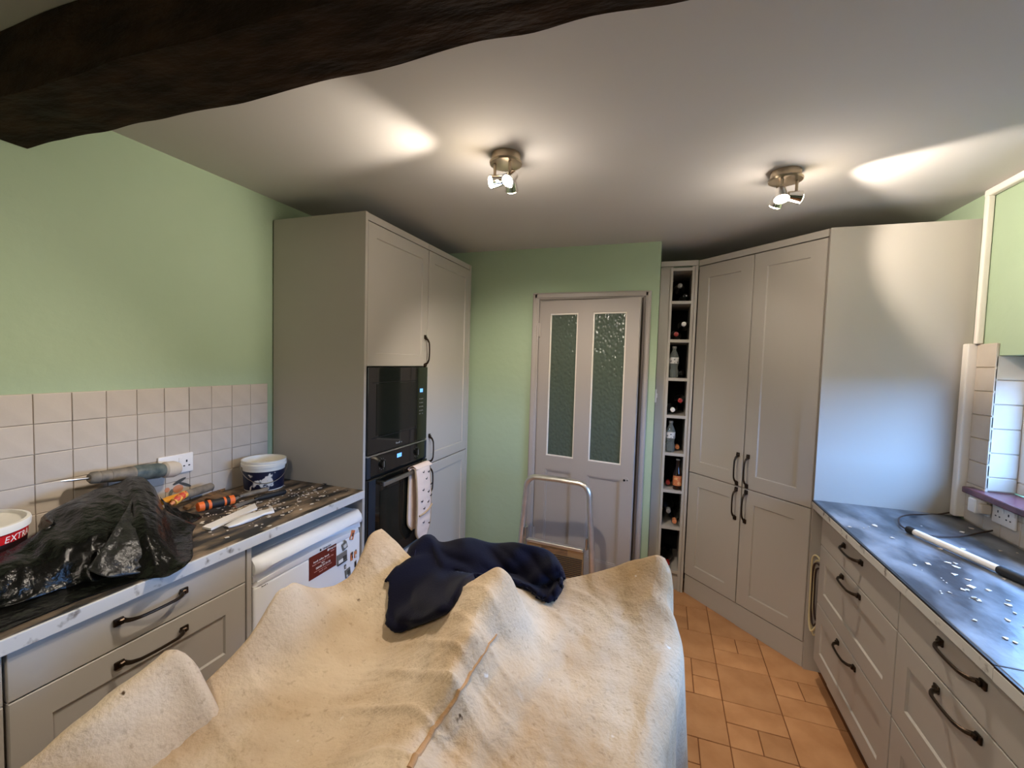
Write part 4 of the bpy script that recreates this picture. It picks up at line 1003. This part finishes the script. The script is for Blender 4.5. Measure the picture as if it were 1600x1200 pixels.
# fold of the sheet hanging over a chair back beside the drawers
def fold():
    bm = bmesh.new(); rows = []
    pk = onz(262, 1012, 0.935); lo = onz(70, 1195, 0.80)
    N = 26
    for i in range(-4, N+1):
        s = i/N
        if i < 0: p_ = pk + Vector((0.006*(-i), 0.011*(-i), -0.012*i*i*0.35)); drop = 0
        else: p_ = pk.lerp(lo + Vector((0, -0.25, -0.03)), s)
        wob = 0.006*math.sin(s*16)
        q = []
        hz = p_.z
        for (dx, dz) in ((-0.075, None), (-0.066, -0.30), (-0.055, -0.16), (-0.040, -0.07), (-0.024, -0.022), (-0.008, -0.004), (0.008, -0.001), (0.026, -0.012), (0.050, -0.045), (0.080, -0.085), (0.12, -0.14), (0.16, -0.30), (0.17, None)):
            z = 0.012 if dz is None else max(0.012, hz+dz)
            q.append((p_.x+dx+wob*(1 if dx < 0 else -1)+0.010*noise.noise(Vector((dx*20, s*9, 1))), p_.y+0.006*noise.noise(Vector((dx*15, s*7, 4))), z+0.006*noise.noise(Vector((s*12, dx*18, 7)))*(dz is not None)))
        rows.append(q)
    # close the far end by letting it fall
    end = [(x, y+0.015, 0.012 if k in (0, len(rows[0])-1) else max(0.012, z-0.35)) for k, (x, y, z) in enumerate(rows[0])]
    rows = [end]+rows
    grid(bm, rows)
    bmesh.ops.smooth_vert(bm, verts=bm.verts, factor=0.5, use_axis_x=True, use_axis_y=True, use_axis_z=True)
    return bm
finish('hanging_fold', fold(), 'dust_sheet', ds, smooth=True, auto=False)

# ------------------------------------------------------------------ draped shapes through pixel guided control nets
def net(rows, nu, nv):
    """rows of Vectors (equal length) -> fine rows by Catmull-Rom both ways"""
    R_ = [smooth_path(r, nu) for r in rows]
    cols = list(zip(*R_)); C = [smooth_path(list(c), nv) for c in cols]
    return [list(r) for r in zip(*C)]
def jacket():
    cols = [((612, 977), 1.12, (608, 952), 1.15, (608, 930), 1.20), ((622, 989), 1.10, (619, 930), 1.16, (632, 882), 1.28), ((658, 976), 1.12, (646, 912), 1.19, (650, 853), 1.35),
            ((699, 957), 1.14, (683, 902), 1.22, (670, 838), 1.38), ((735, 932), 1.25, (712, 890), 1.28, (692, 850), 1.40), ((765, 930), 1.30, (748, 886), 1.31, (735, 843), 1.43),
            ((795, 940), 1.31, (790, 893), 1.35, (768, 852), 1.43), ((826, 946), 1.30, (828, 900), 1.35, (806, 851), 1.44), ((850, 949), 1.29, (856, 905), 1.345, (848, 861), 1.43), ((863, 945), 1.30, (874, 912), 1.345, (874, 885), 1.40), ((866, 938), 1.32, (877, 916), 1.36, (879, 902), 1.385)]
    rows = [[], [], [], [], []]
    for (b_, yb, m_, ym, t_, yt) in cols:
        pb = on_sheet(*b_, 0.014) if b_[0] < 700 else ony(*b_, yb); pm, pt = ony(*m_, ym), ony(*t_, yt)
        rows[0].append(pb+Vector((0, 0.05, -0.012))); rows[1].append(pb); rows[2].append(pm); rows[3].append(pt); rows[4].append(pt+Vector((0, 0.10, -0.12)))
    fine = net(rows, 10, 10); bm = bmesh.new()
    for j, r in enumerate(fine):
        for i, p_ in enumerate(r):
            s, t = i/len(r), j/len(fine)
            q = Vector((s*6, t*2.5, 0))
            amp = min(1, 4*min(t, 1-t))
            ridge = 1-abs(noise.noise(Vector((s*5-t*3.5, t*2.2+s*1.5, 5))))*2
            a2 = 1-abs(noise.noise(Vector((s*9+t*5, t*4-s*3, 11))))*2
            r[i] = p_ + Vector((0, -1, 0.35))*amp*(0.036*ridge+0.018*a2-0.026)
            if 0.1 < t < 0.6:
                zs = float(tps([(r[i].x, r[i].y)])[0])+0.014; r[i].z = max(r[i].z, zs)
    grid(bm, fine)
    bmesh.ops.smooth_vert(bm, verts=bm.verts, factor=0.5, use_axis_x=True, use_axis_y=True, use_axis_z=True)
    return bm, fine
bmj, fj = jacket()
jk = thing('jacket', 'crumpled navy fleece jacket thrown over the dust sheet', 'jacket', (-0.5, 1.3, 0.82))
jb = finish('body', bmj, 'jacket_fleece', jk, smooth=True, auto=False)
md = jb.modifiers.new('thickness', 'SOLIDIFY'); md.thickness = 0.008; md.offset = 1
nr, nc = len(fj), len(fj[0])
for path in ([(0.30, 0.13), (0.42, 0.15), (0.55, 0.19), (0.66, 0.24)],):
    bm = bmesh.new(); pts = [fj[min(nr-1, int(a*nr))][min(nc-1, int(b_*nc))]+Vector((0, -0.006, 0.001)) for a, b_ in path]
    tube(bm, smooth_path(pts, 6), 0.0016, 6); finish('seam', bm, 'jacket_seam', jk, smooth=True)

# ------------------------------------------------------------------ bin bag on the left worktop
def bag():
    Zt = 0.914
    C = [((-150, 1020), (-140, 965), -1.62, (-130, 920), -1.76), ((-40, 962), (-30, 905), -1.64, (-10, 858), -1.80), ((40, 938), (45, 872), -1.64, (48, 818), -1.84), ((100, 917), (103, 842), -1.64, (100, 788), -1.86),
         ((150, 906), (152, 830), -1.62, (150, 765), -1.87), ((200, 902), (192, 822), -1.60, (190, 751), -1.87), ((240, 900), (226, 812), -1.58, (216, 745), -1.86), ((264, 897), (250, 830), -1.56, (238, 760), -1.83), ((288, 884), (272, 845), -1.58, (258, 797), -1.76), ((300, 872), (300, 850), -1.60, (306, 836), -1.66)]
    rows = [[], [], [], [], []]
    for (b_, m_, xm, t_, xt) in C:
        pb = onz(*b_, Zt); pm = onx(*m_, xm); pt = onx(*t_, xt)
        for q in (pm, pt): q.z = max(q.z, Zt+0.004)
        rows[0].append(pb+Vector((-0.03, 0, -0.002))); rows[1].append(pb); rows[2].append(pm); rows[3].append(pt); rows[4].append(Vector((max(pt.x-0.05, XL+0.03), pt.y, max(Zt, pt.z-0.15))))
    fine = net(rows, 10, 10)
    for j, r in enumerate(fine):
        for i, p_ in enumerate(r):
            s, t = i/len(r), j/len(fine); amp = min(1, 5*min(t, 1-t))
            f1 = 1-2*abs(noise.noise(Vector((s*7+t*4, t*3-s*2, 3)))); f2 = 1-2*abs(noise.noise(Vector((s*15-t*6, t*8+s*5, 8))))
            r[i] = p_ + Vector((0.8, -0.3, 0.5))*amp*(0.022*f1+0.010*f2-0.010)
            r[i].z = max(r[i].z, Zt); r[i].x = max(r[i].x, XL+0.02 if r[i].y > 0.80 else -1.722)
    bm = bmesh.new(); grid(bm, fine)
    for _ in range(2): bmesh.ops.smooth_vert(bm, verts=bm.verts, factor=0.5, use_axis_x=True, use_axis_y=True, use_axis_z=True)
    return bm
bg_ = thing('bin_bag', 'black plastic bin bag slumped open on the tool strewn worktop', 'bag', (-1.65, 0.9, 0.911))
finish('bag_body', bag(), 'black_plastic', bg_, smooth=True, auto=False)
def patch(ctrl, nu, nv, amp, seed, push):
    fine = net(ctrl, nu, nv)
    for j, r in enumerate(fine):
        for i, p_ in enumerate(r):
            f = 1-2*abs(noise.noise(Vector((i*0.22, j*0.22, seed)))); r[i] = p_+Vector(push)*amp*f
    for r in fine:
        for p_ in r: p_.z = max(p_.z, 0.9125)
    bm = bmesh.new(); grid(bm, fine); return bm
rowsf = [[onx(214, 764, -1.76), onx(220, 780, -1.74), onx(228, 792, -1.70)],
         [onx(190, 808, -1.62), onx(218, 822, -1.57), onx(246, 832, -1.58)],
         [onx(160, 856, -1.53), onx(205, 862, -1.49), onx(264, 862, -1.50)],
         [onx(135, 890, -1.50), onx(180, 902, -1.455), onx(278, 884, -1.43)]]
o = finish('flap', patch(rowsf, 10, 10, 0.012, 2.5, (0.9, -0.3, 0.3)), 'bag_flap', bg_, smooth=True, auto=False); o.modifiers.new('t', 'SOLIDIFY').thickness = 0.001
rowst = [[onx(250, 778, -1.80), onx(262, 788, -1.80), onx(285, 800, -1.79), onx(312, 806, -1.77)],
         [onx(256, 792, -1.77), onx(270, 806, -1.76), onx(290, 816, -1.75), onx(316, 814, -1.75)],
         [onx(262, 812, -1.74), onx(276, 822, -1.72), onx(292, 828, -1.72), onx(308, 822, -1.73)]]
o = finish('loose_flap', patch(rowst, 8, 8, 0.006, 6.5, (0.3, 0, 1)), 'black_plastic', bg_, smooth=True, auto=False); o.modifiers.new('t', 'SOLIDIFY').thickness = 0.001
# loose plastic lying on the worktop in front of the bag
rowsp = [[onz(-140, 1010, 0.9125), onz(0, 945, 0.9125), onz(110, 912, 0.9125), onz(210, 898, 0.9125)], [onz(-140, 1030, 0.9125), onz(10, 962, 0.9125), onz(120, 925, 0.9125), onz(230, 900, 0.9125)], [onz(-140, 1048, 0.9125), onz(20, 980, 0.9125), onz(135, 934, 0.9125), onz(240, 899, 0.9125)]]
o = finish('flat_skirt', patch(rowsp, 10, 8, 0.003, 1.5, (0, 0, 1)), 'black_plastic', bg_, smooth=True, auto=False)
for v in o.data.vertices: pass

# ------------------------------------------------------------------ tubs
def filler_tub():
    R = 0.135; c = onx(0, 800, -1.86); cx, cy = -1.865, 0.655; zt = 1.072
    t = thing('filler_tub', 'big white tub with red lettered band standing beside the black bag', 'tub', (cx, cy, 0.911))
    finish('tub_body', lathe(bmesh.new(), [(R*0.86, 0.911), (R*0.93, zt-0.052)], (cx, cy, 0), n=40), 'tub_dark', t, smooth=True)
    finish('red_band', lathe(bmesh.new(), [(R*0.932, zt-0.052), (R*0.945, zt-0.024)], (cx, cy, 0), n=40), 'tub_red', t, smooth=True)
    finish('lid', lathe(bmesh.new(), [(R*0.95, zt-0.024), (R*0.985, zt-0.022), (R*0.995, zt-0.006), (R*0.98, zt), (R*0.92, zt+0.001), (R*0.90, zt-0.008), (R*0.84, zt-0.011)], (cx, cy, 0), n=48), 'tub_white', t, smooth=True)
    s = 'EXTRA'; 
    for k, ch in enumerate(s):
        if ch == ' ': continue
        a = math.radians(18+k*8.0); R2 = R*0.942
        o_ = Vector((cx+R2*math.cos(a), cy+R2*math.sin(a), zt-0.049))
        text_part('band_lettering', ch, 0.025, 'print_white', t, o_, (-math.sin(a), math.cos(a), 0), (0, 0, 1), shear=0.25)
filler_tub()
def paint_pot():
    cx, cy, R, zt = -1.885, 1.672, 0.098, 1.058
    t = thing('paint_pot', 'white paint pot with torn navy label and wire handle', 'paint pot', (cx, cy, 0.911))
    finish('pot_body', lathe(bmesh.new(), [(R*0.88, 0.911), (R*0.90, 0.914), (R*0.97, zt-0.030)], (cx, cy, 0), n=40), 'tub_white', t, smooth=True)
    finish('torn_label', lathe(bmesh.new(), [(R*0.905, 0.917), (R*0.967, zt-0.034)], (cx, cy, 0), n=40, cap=False), 'pot_label', t, smooth=True)
    finish('rim', lathe(bmesh.new(), [(R*0.97, zt-0.032), (R*1.03, zt-0.030), (R*1.04, zt-0.016), (R*1.0, zt-0.014), (R*1.02, zt-0.010), (R*1.02, zt), (R*0.96, zt), (R*0.94, zt-0.02), (R*0.90, zt-0.05)], (cx, cy, 0), n=48), 'tub_white', t, smooth=True)
    pts = []
    for k in range(17):
        a = PI*k/16; lat = math.cos(a)
        d = Vector((0.80, -0.60, 0)); sdir = Vector((0.60, 0.80, 0))
        pts.append(Vector((cx, cy, zt-0.024)) - sdir*lat*R*1.06 + d*math.sin(a)*R*1.05 + Vector((0, 0, -0.080*math.sin(a))))
    finish('wire_handle', tube(bmesh.new(), pts, 0.0018, 6), 'wire', t, smooth=True)
paint_pot()

# ------------------------------------------------------------------ tools on the left worktop
def rod(name, label, cat, a, b_, prof_mats):
    """prof_mats: list of (part name, material, [(radius, fraction)...])"""
    d = b_-a; L_ = d.length; t = thing(name, label, cat, (a.x, a.y, min(a.z, b_.z)))
    for nm, m_, pr in prof_mats: finish(nm, lathe(bmesh.new(), [(r_, f*L_) for r_, f in pr], a, d, 18), m_, t, smooth=True)
    return t
a, b_ = onx(95, 752, -1.925), onx(278, 732, -1.945)
a.z -= 0.0
rod('drill', 'dusty grey cordless drill with long bit propped on the black bag', 'drill', a, b_, [
    ('drill_bit', 'steel', [(0.0015, 0), (0.004, 0.04), (0.004, 0.20)]),
    ('chuck', 'grey_tool', [(0.014, 0.20), (0.021, 0.22), (0.022, 0.27), (0.018, 0.275), (0.021, 0.285), (0.023, 0.36)]),
    ('gearbox', 'grey_tool', [(0.024, 0.36), (0.025, 0.50), (0.027, 0.52), (0.027, 0.56)]),
    ('motor_body', 'teal_tool', [(0.027, 0.56), (0.031, 0.60), (0.031, 0.80), (0.027, 0.84)]),
    ('end_cap', 'dusty_white', [(0.024, 0.84), (0.033, 0.86), (0.034, 0.95), (0.026, 1.0)])])
a, b_ = onx(262, 782, -1.905), onx(331, 760, -1.955); dz = 0
rod('rolled_tube', 'dusty grey tube with yellow end leaning on the wall tiles', 'tube', a, b_, [('yellow_end', 'yellow_plastic', [(0.012, -0.12), (0.016, 0.0), (0.016, 0.32)]), ('tube_body', 'grey_tool', [(0.0185, 0.32), (0.0185, 0.97), (0.014, 1.0)])])
a, b_ = onx(271, 785, -1.865), onx(290, 771, -1.885)
rod('sealant_tube', 'short red and yellow sealant tube beside the grey tube', 'tube', a, b_, [('tube_body', 'red_print', [(0.014, 0), (0.0155, 0.05), (0.0155, 0.95), (0.012, 1.0)]), ('nozzle', 'cork', [(0.005, -0.25), (0.009, 0.0)])])
a, b_ = onz(308, 793, 0.938), onz(366, 780, 0.938)
rod('chisel', 'orange and black gripped chisel lying on the dusty worktop', 'chisel', a, b_, [
    ('grip_end', 'orange_rubber', [(0.015, 0), (0.019, 0.02), (0.020, 0.16)]), ('grip', 'black_rubber', [(0.0195, 0.16), (0.0195, 0.26)]), ('grip_band', 'orange_rubber', [(0.020, 0.26), (0.020, 0.34)]),
    ('grip', 'black_rubber', [(0.0195, 0.34), (0.018, 0.5), (0.0195, 0.68)]), ('grip_band', 'orange_rubber', [(0.0198, 0.68), (0.0198, 0.74)]), ('grip', 'black_rubber', [(0.0193, 0.74), (0.0193, 0.84)]), ('grip_end', 'orange_rubber', [(0.020, 0.84), (0.019, 0.98), (0.014, 1.0)])])
def scraper(label, a, b_, m_, bl):
    d = (b_-a); t = thing('scraper', label, 'scraper', (a.x, a.y, 0.911)); L_ = d.length; d.normalize()
    finish('handle', lathe(bmesh.new(), [(0.007, 0), (0.012, 0.03*L_/0.1), (0.013, 0.4*L_), (0.0115, 0.75*L_), (0.013, 0.96*L_), (0.009, L_)], a, d, 14), m_, t, smooth=True)
    s = d.cross(Vector((0, 0, 1))).normalized(); bm = bmesh.new(); e_ = a-d*bl; e_.z = 0.9135; a2 = a+d*0.01
    v = [bm.verts.new(q) for q in (a2-s*0.008, a2+s*0.008, e_+s*0.024, e_-s*0.024)]; f = bm.faces.new(v)
    r = bmesh.ops.extrude_face_region(bm, geom=[f])
    for q in r['geom']:
        if isinstance(q, bmesh.types.BMVert): q.co.z += 0.0015
    finish('blade', bm, 'steel', t)
scraper('grey handled scraper beside the paint pot', onz(374, 776, 0.928), onz(418, 765, 0.928), 'grey_tool', 0.06)
scraper('black handled scraper in front of the paint pot', onz(398, 780, 0.926), onz(446, 768, 0.926), 'black_rubber', 0.09)
def flat(name, label, cat, px, z, th, m_):
    bm = bmesh.new(); v = [bm.verts.new(onz(u, v_, z)) for u, v_ in px]; f = bm.faces.new(v); r = bmesh.ops.extrude_face_region(bm, geom=[f])
    for q in r['geom']:
        if isinstance(q, bmesh.types.BMVert): q.co.z += th
    return tag(finish(name, bm, m_), label, cat)
flat('metal_strip', 'narrow pale metal strip along the front of the dusty worktop', 'strip', [(316, 826), (330, 829), (402, 796), (398, 789)], 0.911, 0.008, 'plastic_white')
flat('batten', 'thin wooden batten lying behind the orange chisel', 'batten', [(286, 795), (293, 797), (352, 766), (343, 765)], 0.911, 0.010, 'wood_tan')
flat('sanding_block', 'small tan sanding block beside the orange chisel', 'block', [(322, 783), (342, 785), (362, 775), (344, 773)], 0.911, 0.014, 'wood_tan')
flat('dark_card', 'small dark card lying by the oven tower panel', 'card', [(490, 750), (508, 757), (533, 752), (512, 747)], 0.911, 0.002, 'black_rubber')
def papers():
    rows = [[onz(350, 822, 0.913), onz(380, 806, 0.918), onz(408, 798, 0.915), onz(426, 794, 0.913)], [onz(356, 824, 0.918), onz(386, 812, 0.926), onz(412, 803, 0.922), onz(428, 798, 0.916)], [onz(358, 826, 0.912), onz(388, 817, 0.912), onz(414, 806, 0.912), onz(429, 801, 0.912)]]
    o = finish('crumpled_paper', patch(rows, 6, 6, 0.003, 4.5, (0, 0, 1)), 'paper', smooth=True, auto=False); o.modifiers.new('t', 'SOLIDIFY').thickness = 0.0008
    tag(o, 'crumpled white paper strip near the worktop front edge', 'paper')
papers()
def flakes(name, label, cnt, region, zs=0.911, big=0.009):
    bm = bmesh.new()
    for _ in range(cnt):
        x, y = region(); a = random.uniform(0, 6.28); n = random.randint(3, 5); r_ = random.uniform(0.25, 1)**2*big+0.0012
        lo = []
        for k in range(n):
            th = a+2*PI*k/n+random.uniform(-.3, .3); rr = r_*random.uniform(0.6, 1.2); lo.append((x+rr*math.cos(th), y+rr*math.sin(th)*random.uniform(0.8, 1.6)))
        v0 = [bm.verts.new((p_[0], p_[1], zs)) for p_ in lo]; v1 = [bm.verts.new((p_[0], p_[1], zs+0.0015)) for p_ in lo]
        bm.faces.new(v1)
        for k in range(n): bm.faces.new((v0[k], v0[(k+1) % n], v1[(k+1) % n], v1[k]))
    o = finish(name, bm, 'flake', kind='stuff'); tag(o, label, 'debris')
def reg_l():
    while True:
        x = random.gauss(-1.66, 0.13); y = random.gauss(1.45, 0.22)
        if -1.95 < x < -1.43 and 1.15 < y < 1.8: return x, y
def reg_r():
    while True:
        x = random.uniform(0.80, 1.30); y = random.uniform(1.35, 2.5)
        if random.random() < 0.5: x = random.gauss(0.95, 0.07); y = random.gauss(1.65, 0.18)
        if 0.78 < x < 1.32 and 1.32 < y < 2.6: return x, y
flakes('plaster_flakes', 'cream plaster flakes scattered over the tool strewn worktop', 260, reg_l)
flakes('plaster_flakes', 'white plaster flakes scattered over the slate worktop', 70, reg_r, big=0.012)
